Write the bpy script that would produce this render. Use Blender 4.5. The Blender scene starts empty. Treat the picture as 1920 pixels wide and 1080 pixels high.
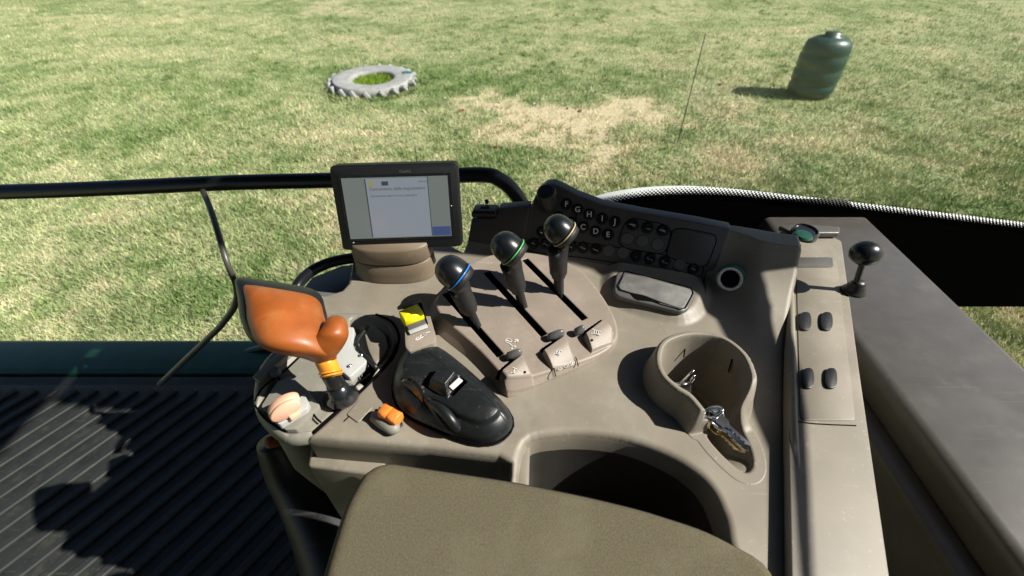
import bpy, bmesh, math, random
import numpy as np
from mathutils import Vector, Matrix
random.seed(4); RNG = np.random.default_rng(7)
SC = bpy.context.scene
COL = SC.collection
# ---------------------------------------------------------------- camera, sky, sun
CAMZ, Z0, PITCH, F = 2.90, 2.45, math.radians(42), 848.0
cd = bpy.data.cameras.new('camera'); cam = bpy.data.objects.new('camera', cd); COL.objects.link(cam)
cam.location = (0, 0, CAMZ); cam.rotation_euler = (math.pi/2-PITCH, 0, 0)
cd.sensor_width = 36; cd.lens = 36*F/1920; cd.clip_start = .02; cd.clip_end = 2000
cd.dof.use_dof = True; cd.dof.focus_distance = .66; cd.dof.aperture_fstop = 6.5
SC.camera = cam
SUN = Vector((.110, -.013, .100)).normalized()
w = bpy.data.worlds.new('World'); SC.world = w; w.use_nodes = True
nt = w.node_tree; sky = nt.nodes.new('ShaderNodeTexSky'); sky.sky_type = 'NISHITA'; sky.sun_disc = False
sky.sun_elevation = math.asin(SUN.z); sky.sun_rotation = math.atan2(SUN.x, SUN.y)
bgn = nt.nodes['Background']; bgn.inputs['Strength'].default_value = .05
nt.links.new(sky.outputs[0], bgn.inputs[0])
ld = bpy.data.lights.new('sun', 'SUN'); ld.energy = 5.0; ld.angle = math.radians(.55); ld.color = (1, .95, .86)
lo = bpy.data.objects.new('sun', ld); COL.objects.link(lo); lo.location = (5, -1, 8)
lo.rotation_euler = SUN.to_track_quat('Z', 'Y').to_euler()
SC.view_settings.view_transform = 'Standard'; SC.view_settings.look = 'None'
SC.view_settings.exposure = .64; SC.view_settings.gamma = 1
SC.cycles.use_denoising = True; SC.cycles.max_bounces = 8; SC.cycles.diffuse_bounces = 1; SC.cycles.transparent_max_bounces = 12
SC.cycles.sample_clamp_indirect = 6; SC.cycles.caustics_reflective = False; SC.cycles.caustics_refractive = False

# ---------------------------------------------------------------- where a thing seen at a picture point stands in the cab
CP, SP = math.cos(PITCH), math.sin(PITCH)
def ray(px, py):
    u = (px-960)/F; v = -(py-540)/F
    return Vector((u, CP+v*SP, -SP+v*CP))
def P(px, py, h=0.):
    r = ray(px, py); t = (Z0+h-CAMZ)/r.z
    return Vector((r.x*t, r.y*t, Z0+h))
def G(px, py, z=0.):
    r = ray(px, py); t = (z-CAMZ)/r.z
    return Vector((r.x*t, r.y*t, z))
def PY(px, py, Y):
    r = ray(px, py); t = Y/r.y
    return Vector((r.x*t, Y, CAMZ+r.z*t))
def PPL(px, py, o, n):
    r = ray(px, py); c = Vector((0, 0, CAMZ)); t = (o-c).dot(n)/r.dot(n)
    return c+r*t

# ---------------------------------------------------------------- materials
MATS = {}
def nn(t, k, **kw):
    n = t.nodes.new(k)
    for a, b in kw.items():
        if a in ('loc',): continue
        setattr(n, a, b)
    return n
def mat(name, col, rough=.5, metal=0, var=.12, vscale=18, bump=.15, bscale=900, coat=0, dirt=None, dscale=25, spec=.5, rvar=.1, stretch=None):
    if name in MATS: return MATS[name]
    m = bpy.data.materials.new(name); m.use_nodes = True; t = m.node_tree
    b = t.nodes['Principled BSDF']
    tc = nn(t, 'ShaderNodeTexCoord'); co = tc.outputs['Object']
    if stretch:
        mp = nn(t, 'ShaderNodeMapping'); mp.inputs['Scale'].default_value = stretch; t.links.new(co, mp.inputs[0]); co = mp.outputs[0]
    n1 = nn(t, 'ShaderNodeTexNoise'); n1.inputs['Scale'].default_value = vscale; n1.inputs['Detail'].default_value = 6; t.links.new(co, n1.inputs['Vector'])
    mr = nn(t, 'ShaderNodeMapRange'); mr.inputs[1].default_value = .3; mr.inputs[2].default_value = .7
    mr.inputs[3].default_value = 1-var; mr.inputs[4].default_value = 1+var; t.links.new(n1.outputs[0], mr.inputs[0])
    mx = nn(t, 'ShaderNodeVectorMath', operation='SCALE'); mx.inputs[0].default_value = col[:3]; t.links.new(mr.outputs[0], mx.inputs['Scale'])
    out = mx.outputs[0]
    if dirt:
        n2 = nn(t, 'ShaderNodeTexNoise'); n2.inputs['Scale'].default_value = dscale; n2.inputs['Detail'].default_value = 8; n2.inputs['Roughness'].default_value = .7
        t.links.new(co, n2.inputs['Vector'])
        r2 = nn(t, 'ShaderNodeMapRange'); r2.inputs[1].default_value = .52; r2.inputs[2].default_value = .72; r2.inputs[3].default_value = 0; r2.inputs[4].default_value = dirt[3]
        t.links.new(n2.outputs[0], r2.inputs[0])
        mm = nn(t, 'ShaderNodeMixRGB'); t.links.new(r2.outputs[0], mm.inputs[0]); t.links.new(out, mm.inputs[1]); mm.inputs[2].default_value = (*dirt[:3], 1)
        out = mm.outputs[0]
    if name in ('taupe_plastic', 'brown_plastic', 'pod_plastic', 'charcoal_plastic', 'black_plastic', 'controller_black', 'floor_rubber'):
        n5 = nn(t, 'ShaderNodeTexNoise'); n5.inputs['Scale'].default_value = 190; n5.inputs['Detail'].default_value = 2; t.links.new(co, n5.inputs['Vector'])
        r5 = nn(t, 'ShaderNodeMapRange'); r5.inputs[1].default_value = .66; r5.inputs[2].default_value = .74; r5.inputs[3].default_value = 0; r5.inputs[4].default_value = .08 if 'black' in name or 'rubber' in name or 'charcoal' in name else .38; t.links.new(n5.outputs[0], r5.inputs[0])
        m5 = nn(t, 'ShaderNodeMixRGB'); t.links.new(r5.outputs[0], m5.inputs[0]); t.links.new(out, m5.inputs[1]); m5.inputs[2].default_value = (.42, .39, .33, 1); out = m5.outputs[0]
        # thin rubbed scratches
        mp2 = nn(t, 'ShaderNodeMapping'); mp2.inputs['Scale'].default_value = (9, 150, 40); mp2.inputs['Rotation'].default_value = (0, 0, .6); t.links.new(co, mp2.inputs[0])
        n6 = nn(t, 'ShaderNodeTexNoise'); n6.inputs['Scale'].default_value = 1.4; n6.inputs['Detail'].default_value = 3; t.links.new(mp2.outputs[0], n6.inputs['Vector'])
        r6 = nn(t, 'ShaderNodeMapRange'); r6.inputs[1].default_value = .66; r6.inputs[2].default_value = .72; r6.inputs[3].default_value = 0; r6.inputs[4].default_value = .05 if 'black' in name or 'rubber' in name or 'charcoal' in name else .2; t.links.new(n6.outputs[0], r6.inputs[0])
        m6 = nn(t, 'ShaderNodeMixRGB'); t.links.new(r6.outputs[0], m6.inputs[0]); t.links.new(out, m6.inputs[1]); m6.inputs[2].default_value = (.40, .37, .31, 1); out = m6.outputs[0]
    t.links.new(out, b.inputs['Base Color'])
    rr = nn(t, 'ShaderNodeMapRange'); rr.inputs[3].default_value = max(0, rough-rvar); rr.inputs[4].default_value = min(1, rough+rvar); t.links.new(n1.outputs[0], rr.inputs[0])
    t.links.new(rr.outputs[0], b.inputs['Roughness'])
    b.inputs['Metallic'].default_value = metal; b.inputs['Coat Weight'].default_value = coat; b.inputs['Specular IOR Level'].default_value = spec
    if bump:
        n3 = nn(t, 'ShaderNodeTexNoise'); n3.inputs['Scale'].default_value = bscale; n3.inputs['Detail'].default_value = 3; t.links.new(co, n3.inputs['Vector'])
        bp = nn(t, 'ShaderNodeBump'); bp.inputs['Strength'].default_value = bump; bp.inputs['Distance'].default_value = .0006
        t.links.new(n3.outputs[0], bp.inputs['Height']); t.links.new(bp.outputs[0], b.inputs['Normal'])
    MATS[name] = m
    return m
M_shell = mat('taupe_plastic', (.232, .207, .163), .50, dirt=(.32, .30, .25, .55), dscale=14, var=.12, bump=.25, bscale=1500)
M_plate = mat('brown_plastic', (.250, .210, .172), .48, dirt=(.36, .32, .265, .5), dscale=20, var=.09, bump=.25, bscale=1500)
M_ped = mat('pedestal_plastic', (.165, .128, .088), .5, dirt=(.35, .3, .23, .3), var=.06, bump=.25, bscale=1500)
M_panel = mat('charcoal_plastic', (.082, .076, .069), .36, dirt=(.14, .13, .12, .35), var=.08, bump=.3, bscale=1400)
M_pod = mat('pod_plastic', (.225, .215, .18), .5, dirt=(.42, .4, .34, .35), var=.07, bump=.2, bscale=1500)
M_podl = mat('pale_cover_plastic', (.44, .45, .43), .4, var=.05, bump=.1)
M_podd = mat('dark_grey_plastic', (.12, .125, .13), .45, var=.08)  # one even dark grey for underside, tray floor, button and backrest
M_black = mat('black_plastic', (.011, .012, .013), .40, dirt=(.045, .045, .042, .15), dscale=60, var=.2, bump=.2, bscale=1600)
M_gloss = mat('glossy_black', (.012, .014, .016), .22, dirt=(.05, .055, .055, .3), dscale=90, var=.2, bump=.05, coat=.3)
M_knob = mat('knob_black', (.007, .009, .011), .30, dirt=(.035, .042, .045, .3), dscale=110, var=.2, bump=.06, coat=.15)
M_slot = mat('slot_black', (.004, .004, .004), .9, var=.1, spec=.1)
M_bez = mat('bezel_black', (.009, .010, .011), .5, var=.1, bump=.2, bscale=1500, spec=.3)
M_hole = mat('hole_black', (.003, .003, .003), .95, var=.1, spec=.05)
M_grip = mat('grip_rubber', (.016, .016, .016), .5, var=.15, bump=.5, bscale=1800, dirt=(.09, .085, .075, .25), dscale=80)
M_orange = mat('orange_plastic', (.30, .080, .014), .42, dirt=(.36, .15, .05, .6), dscale=34, var=.28, bump=.12, coat=.05, spec=.5)
M_yellowor = mat('amber_plastic', (.85, .33, .03), .35, var=.08, bump=.05)
M_yellow = mat('yellow_plastic', (.92, .83, .01), .45, var=.05, bump=.05)
M_orsw = mat('orange_switch', (.85, .24, .04), .45, var=.2, vscale=120, dirt=(.2, .05, .01, .7), dscale=140)
M_overexp = mat('overexposed_orange', (.88, .50, .34), .4, var=.06)  # orange plastic with the overexposure of strong sun put into its colour
M_chrome = mat('chrome', (.75, .75, .76), .16, metal=1, var=.05, bump=.05, bscale=300)
M_silver = mat('silver_label', (.62, .62, .60), .35, var=.05)
M_white = mat('white_print', (.72, .71, .68), .5, var=.03, bump=0)
M_grey = mat('grey_print', (.40, .41, .42), .5, var=.03, bump=0)
M_dimp = mat('dim_print', (.10, .10, .105), .5, var=.03, bump=0)
M_beigelabel = mat('beige_label', (.62, .56, .42), .5, var=.1)
M_blank = mat('plug_plastic', (.13, .12, .11), .4, var=.08, bump=.3)
M_greyl = mat('grey_lid', (.150, .150, .140), .45, dirt=(.26, .26, .24, .75), dscale=45, var=.3, vscale=30, bump=.6, bscale=700)
M_greyr = mat('grey_rim', (.10, .10, .10), .36, var=.1, bump=.15)
M_tube = mat('black_tube', (.010, .011, .014), .33, var=.15, bump=.1, dirt=(.05, .05, .05, .2))
M_green = mat('green_enamel', (.012, .07, .045), .35, var=.15, dirt=(.03, .1, .07, .3))
M_greensock = mat('green_ring', (.02, .16, .12), .25, var=.1, bump=0)
M_fab = mat('brown_fabric', (.118, .104, .068), .95, var=.18, vscale=500, bump=.7, bscale=900, dirt=(.16, .145, .10, .6), dscale=14, spec=.1)
M_floor = mat('floor_rubber', (.018, .021, .020), .65, var=.25, vscale=20, dirt=(.09, .085, .065, .6), dscale=12)
M_frit = mat('frit_black', (.003, .003, .003), .5, var=.05, bump=0, spec=.0)
M_trim = mat('pale_trim', (.70, .72, .72), .6, var=.05, bump=.1)
M_tyre = mat('painted_tyre', (.38, .375, .37), .75, dirt=(.24, .21, .17, .85), dscale=6, var=.12, vscale=9, bump=.6, bscale=60)
M_teal = mat('teal_paint', (.04, .15, .16), .5, var=.1)
M_tank = mat('dark_green_plastic', (.01, .05, .04), .4, var=.15)
M_stake = mat('rusty_steel', (.06, .055, .045), .7, var=.3)
M_roof = mat('grey_lining', (.04, .04, .04), .9, var=.05, spec=.1)
M_stone = mat('pale_stone', (.62, .60, .55), .8, var=.1)
M_leaf = mat('dry_leaf', (.20, .09, .045), .8, var=.25)
def ring_mat(n, c): return mat(n, c, .3, var=.05, bump=0)

# ---------------------------------------------------------------- object helpers
def wloc(o):
    v = Vector((0, 0, 0))
    while o is not None: v = v+o.location; o = o.parent
    return v
def thing(name, label, cat, loc=(0, 0, 0), group=None):
    o = bpy.data.objects.new(name, None); COL.objects.link(o); o.location = loc; o.empty_display_size = .02
    o['label'] = label; o['category'] = cat
    if group: o['group'] = group
    return o
def finish(name, me, m, parent=None, smooth=True, label=None, kind=None):
    if isinstance(m, (list, tuple)):
        for q in m: me.materials.append(q)
    elif m: me.materials.append(m)
    o = bpy.data.objects.new(name, me); COL.objects.link(o)
    if parent is not None:
        o.parent = parent; off = wloc(parent); me.transform(Matrix.Translation(-off))
    if smooth: me.polygons.foreach_set('use_smooth', [True]*len(me.polygons))
    if label: o['label'] = label
    if kind: o['kind'] = kind
    me.update()
    return o
def top(o, label, cat, group=None):
    o['label'] = label; o['category'] = cat
    if group: o['group'] = group
    return o
def from_bm(name, bm, m, parent=None, smooth=False, **k):
    bmesh.ops.recalc_face_normals(bm, faces=bm.faces)
    me = bpy.data.meshes.new(name); bm.to_mesh(me); bm.free()
    o = finish(name, me, m, parent, smooth, **k)
    return o
def autosm(o, ang=35):
    me = o.data
    me.polygons.foreach_set('use_smooth', [True]*len(me.polygons))
    bm = bmesh.new(); bm.from_mesh(me)
    for e in bm.edges:
        if len(e.link_faces) == 2 and e.calc_face_angle(0) > math.radians(ang): e.smooth = False
    bm.to_mesh(me); bm.free()
    return o
def slab(name, pts, ext, m, parent=None, bev=.0015, seg=2, **k):
    """closed solid: the outline pts moved by ext, every edge rounded"""
    bm = bmesh.new(); vs = [bm.verts.new(p) for p in pts]; f = bm.faces.new(vs)
    r = bmesh.ops.extrude_face_region(bm, geom=[f])
    bmesh.ops.translate(bm, verts=[v for v in r['geom'] if isinstance(v, bmesh.types.BMVert)], vec=ext)
    if bev: 
        bmesh.ops.recalc_face_normals(bm, faces=bm.faces)
        es = [e for e in bm.edges if len(e.link_faces) == 2 and e.calc_face_angle(0) > .35]
        bmesh.ops.bevel(bm, geom=es, offset=bev, segments=seg, profile=.5, affect='EDGES', clamp_overlap=True)
    return autosm(from_bm(name, bm, m, parent, **k), 40)
def rpoly(pts, r=.3, n=4):
    """corners of an outline cut into short arcs"""
    out = []; N = len(pts)
    for i in range(N):
        a, b, c = Vector(pts[i-1]), Vector(pts[i]), Vector(pts[(i+1) % N])
        s = b+(a-b)*r; e = b+(c-b)*r
        for k in range(n+1):
            t = k/n; out.append(s*(1-t)**2+b*2*t*(1-t)+e*t*t)
    return out
def spline(pts, n=8, closed=False):
    pts = [Vector(p) for p in pts]; N = len(pts); out = []
    R = range(N if closed else N-1)
    for i in R:
        if closed: p0, p1, p2, p3 = pts[i-1], pts[i], pts[(i+1) % N], pts[(i+2) % N]
        else: p0, p1, p2, p3 = pts[max(i-1, 0)], pts[i], pts[i+1], pts[min(i+2, N-1)]
        for k in range(n):
            t = k/n
            out.append(.5*((2*p1)+(p2-p0)*t+(2*p0-5*p1+4*p2-p3)*t*t+(3*p1-p0-3*p2+p3)*t**3))
    if not closed: out.append(pts[-1])
    return out
def loft(name, secs, m, parent=None, n=28, power=2., cap=True, **k):
    """secs: (centre, half axis a, half axis b [, power])"""
    V = []; Fc = []
    for s in secs:
        c, a, b = Vector(s[0]), Vector(s[1]), Vector(s[2]); pw = s[3] if len(s) > 3 else power
        for i in range(n):
            th = 2*math.pi*i/n; ct, st = math.cos(th), math.sin(th)
            x = math.copysign(abs(ct)**(2/pw), ct); y = math.copysign(abs(st)**(2/pw), st)
            V.append(c+a*x+b*y)
    for j in range(len(secs)-1):
        for i in range(n):
            q = (i+1) % n
            Fc.append((j*n+i, j*n+q, (j+1)*n+q, (j+1)*n+i))
    if cap: Fc.append(tuple(range(n))[::-1]); Fc.append(tuple(range((len(secs)-1)*n, len(secs)*n)))
    me = bpy.data.meshes.new(name); me.from_pydata([tuple(v) for v in V], [], Fc)
    o = finish(name, me, m, parent, True, **k)
    return o
def tube(name, pts, r, m, parent=None, n=14, sm=8, closed=False, **k):
    pts = spline(pts, sm, closed) if sm else [Vector(p) for p in pts]
    N = len(pts); V = []; Fc = []; up = Vector((0, 0, 1))
    d0 = (pts[1]-pts[0]).normalized(); a = d0.cross(up)
    if a.length < .1: a = d0.cross(Vector((1, 0, 0)))
    a.normalize()
    for i, p in enumerate(pts):
        if closed: d = (pts[(i+1) % N]-pts[i-1]).normalized()
        else: d = (pts[min(i+1, N-1)]-pts[max(i-1, 0)]).normalized()
        a = (a-d*a.dot(d)).normalized(); b = d.cross(a)
        rr = r(i/(N-1)) if callable(r) else r
        for j in range(n):
            th = 2*math.pi*j/n; V.append(p+a*math.cos(th)*rr+b*math.sin(th)*rr)
    for i in range(N if closed else N-1):
        q = (i+1) % N
        for j in range(n): Fc.append((i*n+j, i*n+(j+1) % n, q*n+(j+1) % n, q*n+j))
    if not closed: Fc.append(tuple(range(n))[::-1]); Fc.append(tuple(range((N-1)*n, N*n)))
    me = bpy.data.meshes.new(name); me.from_pydata([tuple(v) for v in V], [], Fc)
    return finish(name, me, m, parent, True, **k)
def frame(o, x, y, z):
    return Matrix(((x[0], y[0], z[0], o[0]), (x[1], y[1], z[1], o[1]), (x[2], y[2], z[2], o[2]), (0, 0, 0, 1)))
def lathe_me(name, prof, n=28):
    """prof: (radius, height) pairs"""
    V = []; Fc = []
    for r, z in prof:
        for i in range(n): th = 2*math.pi*i/n; V.append((r*math.cos(th), r*math.sin(th), z))
    for j in range(len(prof)-1):
        for i in range(n): Fc.append((j*n+i, j*n+(i+1) % n, (j+1)*n+(i+1) % n, (j+1)*n+i))
    Fc.append(tuple(range(n))[::-1]); Fc.append(tuple(range((len(prof)-1)*n, len(prof)*n)))
    me = bpy.data.meshes.new(name); me.from_pydata(V, [], Fc)
    bm = bmesh.new(); bm.from_mesh(me); bmesh.ops.recalc_face_normals(bm, faces=bm.faces)
    for e in bm.edges:
        if len(e.link_faces) == 2 and e.calc_face_angle(0) > .6: e.smooth = False
    bm.to_mesh(me); bm.free(); me.polygons.foreach_set('use_smooth', [True]*len(me.polygons))
    return me
def place(name, me, m, M, parent, **k):
    """a piece that may share its mesh; M in world space, kept relative to the parent"""
    if m and not me.materials: me.materials.append(m)
    o = bpy.data.objects.new(name, me); COL.objects.link(o); o.parent = parent
    pm = Matrix.Identity(4); q = parent
    chain = []
    while q is not None: chain.append(q); q = q.parent
    for q in reversed(chain): pm = pm @ q.matrix_basis
    o.matrix_basis = pm.inverted() @ M
    for a, b in k.items():
        if b is not None: o[a] = b
    return o
def text_me(s, size, ext=.0002, align='CENTER', bold=0.):
    c = bpy.data.curves.new('t', 'FONT'); c.body = s; c.size = size; c.extrude = ext; c.align_x = align; c.align_y = 'CENTER'; c.resolution_u = 3
    c.offset = bold
    o = bpy.data.objects.new('t', c); COL.objects.link(o)
    bpy.context.view_layer.update()
    me = bpy.data.meshes.new_from_object(o); bpy.data.objects.remove(o)
    return me
def bxp(bm, M, sx, sy, sz):
    r = bmesh.ops.create_cube(bm, size=1, matrix=M @ Matrix.Diagonal((sx, sy, sz, 1)))
    return r['verts']

# ---------------------------------------------------------------- height fields for moulded plastic
def sdp(X, Y, pts):
    """signed distance to a closed outline, negative inside"""
    d = np.full(X.shape, 1e9); ins = np.zeros(X.shape, bool); n = len(pts)
    for i in range(n):
        ax, ay = pts[i][0], pts[i][1]; bx, by = pts[(i+1) % n][0], pts[(i+1) % n][1]
        ex, ey = bx-ax, by-ay; wx, wy = X-ax, Y-ay
        t = np.clip((wx*ex+wy*ey)/(ex*ex+ey*ey+1e-12), 0, 1)
        d = np.minimum(d, (wx-ex*t)**2+(wy-ey*t)**2)
        c = ((ay <= Y) & (by > Y)) | ((by <= Y) & (ay > Y))
        with np.errstate(divide='ignore', invalid='ignore'):
            xi = ax+(Y-ay)/(by-ay if by != ay else 1e-12)*ex
        ins ^= c & (X < xi)
    return np.where(ins, -1, 1)*np.sqrt(d)
def ss(a, b, x):
    t = np.clip((x-a)/(b-a), 0, 1); return t*t*(3-2*t)
def rnd(d, r):
    """height lost near an edge rounded with radius r; d = distance inside"""
    q = np.clip(1-d/r, 0, 1); return r*(1-np.sqrt(np.clip(1-q*q, 0, 1)))
def hpx(pl, h=0., n=6, closed=True, smooth=True):
    w_ = [P(a, b, h) for a, b in pl]
    return spline(w_, n, True) if smooth else w_
def hfield(name, bounds, res, fn, mats, parent, **k):
    x0, x1, y0, y1 = bounds
    nx = int((x1-x0)/res)+1; ny = int((y1-y0)/res)+1
    xs = np.linspace(x0, x1, nx); ys = np.linspace(y0, y1, ny)
    X, Y = np.meshgrid(xs, ys)
    res_ = fn(X, Y); H, keep, mi = res_[:3]
    for D in res_[3:]:
        gy, gx = np.gradient(D, ys, xs); gn = np.hypot(gx, gy)+1e-9
        near = (D > -res*1.6) & (D < 0)
        X = np.where(near, X-D*gx/gn, X); Y = np.where(near, Y-D*gy/gn, Y)
        keep = keep & (D > 0)
    V = np.stack([X, Y, H+Z0], -1).reshape(-1, 3)
    idx = np.arange(nx*ny).reshape(ny, nx)
    q = np.stack([idx[:-1, :-1], idx[:-1, 1:], idx[1:, 1:], idx[1:, :-1]], -1).reshape(-1, 4)
    kc = (keep[:-1, :-1] | keep[:-1, 1:] | keep[1:, 1:] | keep[1:, :-1]).reshape(-1)
    mc = np.maximum(np.maximum(mi[:-1, :-1], mi[:-1, 1:]), np.maximum(mi[1:, 1:], mi[1:, :-1])).reshape(-1)
    q = q[kc]; mc = mc[kc]
    used = np.unique(q); remap = np.zeros(nx*ny, np.int64); remap[used] = np.arange(len(used))
    V = V[used]; q = remap[q]
    me = bpy.data.meshes.new(name); me.vertices.add(len(V)); me.vertices.foreach_set('co', V.astype(np.float32).ravel())
    me.loops.add(q.size); me.loops.foreach_set('vertex_index', q.astype(np.int32).ravel())
    me.polygons.add(len(q)); me.polygons.foreach_set('loop_start', np.arange(0, q.size, 4, dtype=np.int32))
    me.update(calc_edges=True)
    o = finish(name, me, mats, parent, True, **k)
    me.polygons.foreach_set('material_index', mc.astype(np.int32))
    return o
# value noise for colours of the field and small unevenness
_L = RNG.random((64, 64))
def vnoise(X, Y):
    xi = np.floor(X).astype(int); yi = np.floor(Y).astype(int); fx = X-xi; fy = Y-yi
    fx = fx*fx*(3-2*fx); fy = fy*fy*(3-2*fy)
    a = _L[yi % 64, xi % 64]; b = _L[yi % 64, (xi+1) % 64]; c = _L[(yi+1) % 64, xi % 64]; d = _L[(yi+1) % 64, (xi+1) % 64]
    return (a*(1-fx)+b*fx)*(1-fy)+(c*(1-fx)+d*fx)*fy
def fbm(X, Y, o=4):
    s = 0; a = .5; t = 0
    for i in range(o):
        s = s+a*vnoise(X*2**i+17.3*i, Y*2**i+9.1*i); t += a; a *= .55
    return s/t
ZUP = Vector((0, 0, 1))
def strokes(name, M, lines, wd, m, parent, ext=.0003, **k):
    """printed symbol: flat raised strokes on a surface frame, units of the frame"""
    bm = bmesh.new()
    for ln in lines:
        for a, b in zip(ln[:-1], ln[1:]):
            a2, b2 = Vector((*a, 0)), Vector((*b, 0)); d = b2-a2; L = d.length
            if L < 1e-9: continue
            ang = math.atan2(d.y, d.x)
            bxp(bm, M @ Matrix.Translation((a2+b2)/2+Vector((0, 0, ext/2))) @ Matrix.Rotation(ang, 4, 'Z'), L+wd*.6, wd, ext)
    return from_bm(name, bm, m, parent, **k)
def circ(cx, cy, r, n=12, a0=0, a1=360):
    return [(cx+r*math.cos(math.radians(a0+(a1-a0)*i/n)), cy+r*math.sin(math.radians(a0+(a1-a0)*i/n))) for i in range(n+1)]

# ================================================================ ground and field
cx_ = lambda px, py: G(px, py)
dry = [((945, 200), .75, 1.1), ((1062, 222), .8, 1.2), ((1090, 245), .6, .9), ((1160, 212), .9, 1.), ((1010, 240), .6, .8), ((1330, 185), .9, .7), ((880, 195), .35, .9), ((1120, 290), .7, .6),
       ((950, 250), .5, .8), ((1240, 220), .6, .6), ((700, 330), .9, .45), ((570, 230), 1.2, .3), ((1120, 350), .5, .6), ((1350, 300), .7, .45), ((600, 430), .7, .5), ((800, 215), .8, .35)]
lush = [((870, 155), 1.5, .9), ((700, 150), .8, 1.1), ((460, 520), .45, 1.2), ((560, 440), .3, .7), ((450, 140), 2., .6), ((1200, 160), 1.3, .6), ((1240, 205), .5, 1.), ((440, 230), 1.1, .5), ((1270, 300), .4, .7), ((520, 340), .5, .3), ((1100, 160), 1.4, .5)]
dryW = [(G(*a), r, s) for a, r, s in dry]; lushW = [(G(*a), r, s) for a, r, s in lush]
def fieldcol(X, Y):
    n1 = fbm(X*.7+3, Y*.9+8, 4); n2 = fbm(X*3.1+30, Y*3.4+2, 4); n3 = fbm(X*14, Y*15+5, 3)
    wx = X+(fbm(X*2.2, Y*2.2+40, 3)-.5)*1.1; wy = Y+(fbm(X*2.2+50, Y*2.2, 3)-.5)*1.3
    d = np.zeros(X.shape); l = np.zeros(X.shape)
    for c, r, s in dryW: d += s*np.exp(-(((wx-c.x)/r)**2+((wy-c.y)/(r*1.0))**2)*1.3)
    for c, r, s in lushW: l += s*np.exp(-(((wx-c.x)/r)**2+((wy-c.y)/r)**2))
    k = .42+(n1-.5)*.9+(n2-.5)*.9+(n3-.5)*.75+d*.62-l*.42
    t = np.clip(k, 0, 1)[..., None]
    g = np.array([.215, .300, .105]); m_ = np.array([.47, .50, .255]); s_ = np.array([.74, .64, .40])
    c = np.where(t < .5, g+(m_-g)*(t/.5), m_+(s_-m_)*((t-.5)/.5))
    n4 = fbm(X*6+11, Y*8+3, 4); bare = np.clip((d*(.35+1.3*n2)-.62+(n4-.5)*2.2)*1.0, 0, .9)
    return c, bare, t[..., 0]
xs = np.concatenate([[-600, -120, -40], np.linspace(-15, 15, 420), [40, 120, 600]])
ys = np.concatenate([[-60, -10], np.linspace(.5, 24, 420), [60, 200, 900]])
X, Y = np.meshgrid(xs, ys); ny, nx = X.shape
inn = (abs(X) < 15.1) & (Y > .4) & (Y < 24.1)
Zg = np.where(inn, (fbm(X*1.3, Y*1.3, 3)-.5)*.05+(fbm(X*7, Y*7, 2)-.5)*.018, 0)
me = bpy.data.meshes.new('ground'); me.vertices.add(nx*ny); me.vertices.foreach_set('co', np.stack([X, Y, Zg], -1).astype(np.float32).ravel())
idx = np.arange(nx*ny).reshape(ny, nx); q = np.stack([idx[:-1, :-1], idx[:-1, 1:], idx[1:, 1:], idx[1:, :-1]], -1).reshape(-1, 4)
me.loops.add(q.size); me.loops.foreach_set('vertex_index', q.astype(np.int32).ravel()); me.polygons.add(len(q)); me.polygons.foreach_set('loop_start', np.arange(0, q.size, 4, dtype=np.int32)); me.update(calc_edges=True)
c, bare, t_ = fieldcol(X, Y)
soil = np.array([.66, .55, .36]); gc = c*.80*(1-bare[..., None])+soil*bare[..., None]
ca = me.color_attributes.new('Col', 'FLOAT_COLOR', 'POINT'); ca.data.foreach_set('color', np.concatenate([gc, np.ones((*gc.shape[:2], 1))], -1).astype(np.float32).ravel())
def colmat(name, detail):
    m = bpy.data.materials.new(name); m.use_nodes = True; t = m.node_tree; b = t.nodes['Principled BSDF']
    a = nn(t, 'ShaderNodeVertexColor'); a.layer_name = 'Col'
    if detail:
        tc = nn(t, 'ShaderNodeTexCoord'); n1 = nn(t, 'ShaderNodeTexNoise'); n1.inputs['Scale'].default_value = 28; n1.inputs['Detail'].default_value = 9; n1.inputs['Roughness'].default_value = .72
        t.links.new(tc.outputs['Object'], n1.inputs['Vector'])
        mr = nn(t, 'ShaderNodeMapRange'); mr.inputs[1].default_value = .34; mr.inputs[2].default_value = .66; mr.inputs[3].default_value = .55; mr.inputs[4].default_value = 1.25
        t.links.new(n1.outputs[0], mr.inputs[0]); mx = nn(t, 'ShaderNodeVectorMath', operation='SCALE'); t.links.new(a.outputs[0], mx.inputs[0]); t.links.new(mr.outputs[0], mx.inputs['Scale'])
        t.links.new(mx.outputs[0], b.inputs['Base Color'])
        bp = nn(t, 'ShaderNodeBump'); bp.inputs['Strength'].default_value = .8; bp.inputs['Distance'].default_value = .02; t.links.new(n1.outputs[0], bp.inputs['Height']); t.links.new(bp.outputs[0], b.inputs['Normal'])
    else: t.links.new(a.outputs[0], b.inputs['Base Color'])
    b.inputs['Roughness'].default_value = .85; b.inputs['Specular IOR Level'].default_value = .15
    return m
finish('ground', me, colmat('field_soil', True), None, True, kind='structure')
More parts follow.
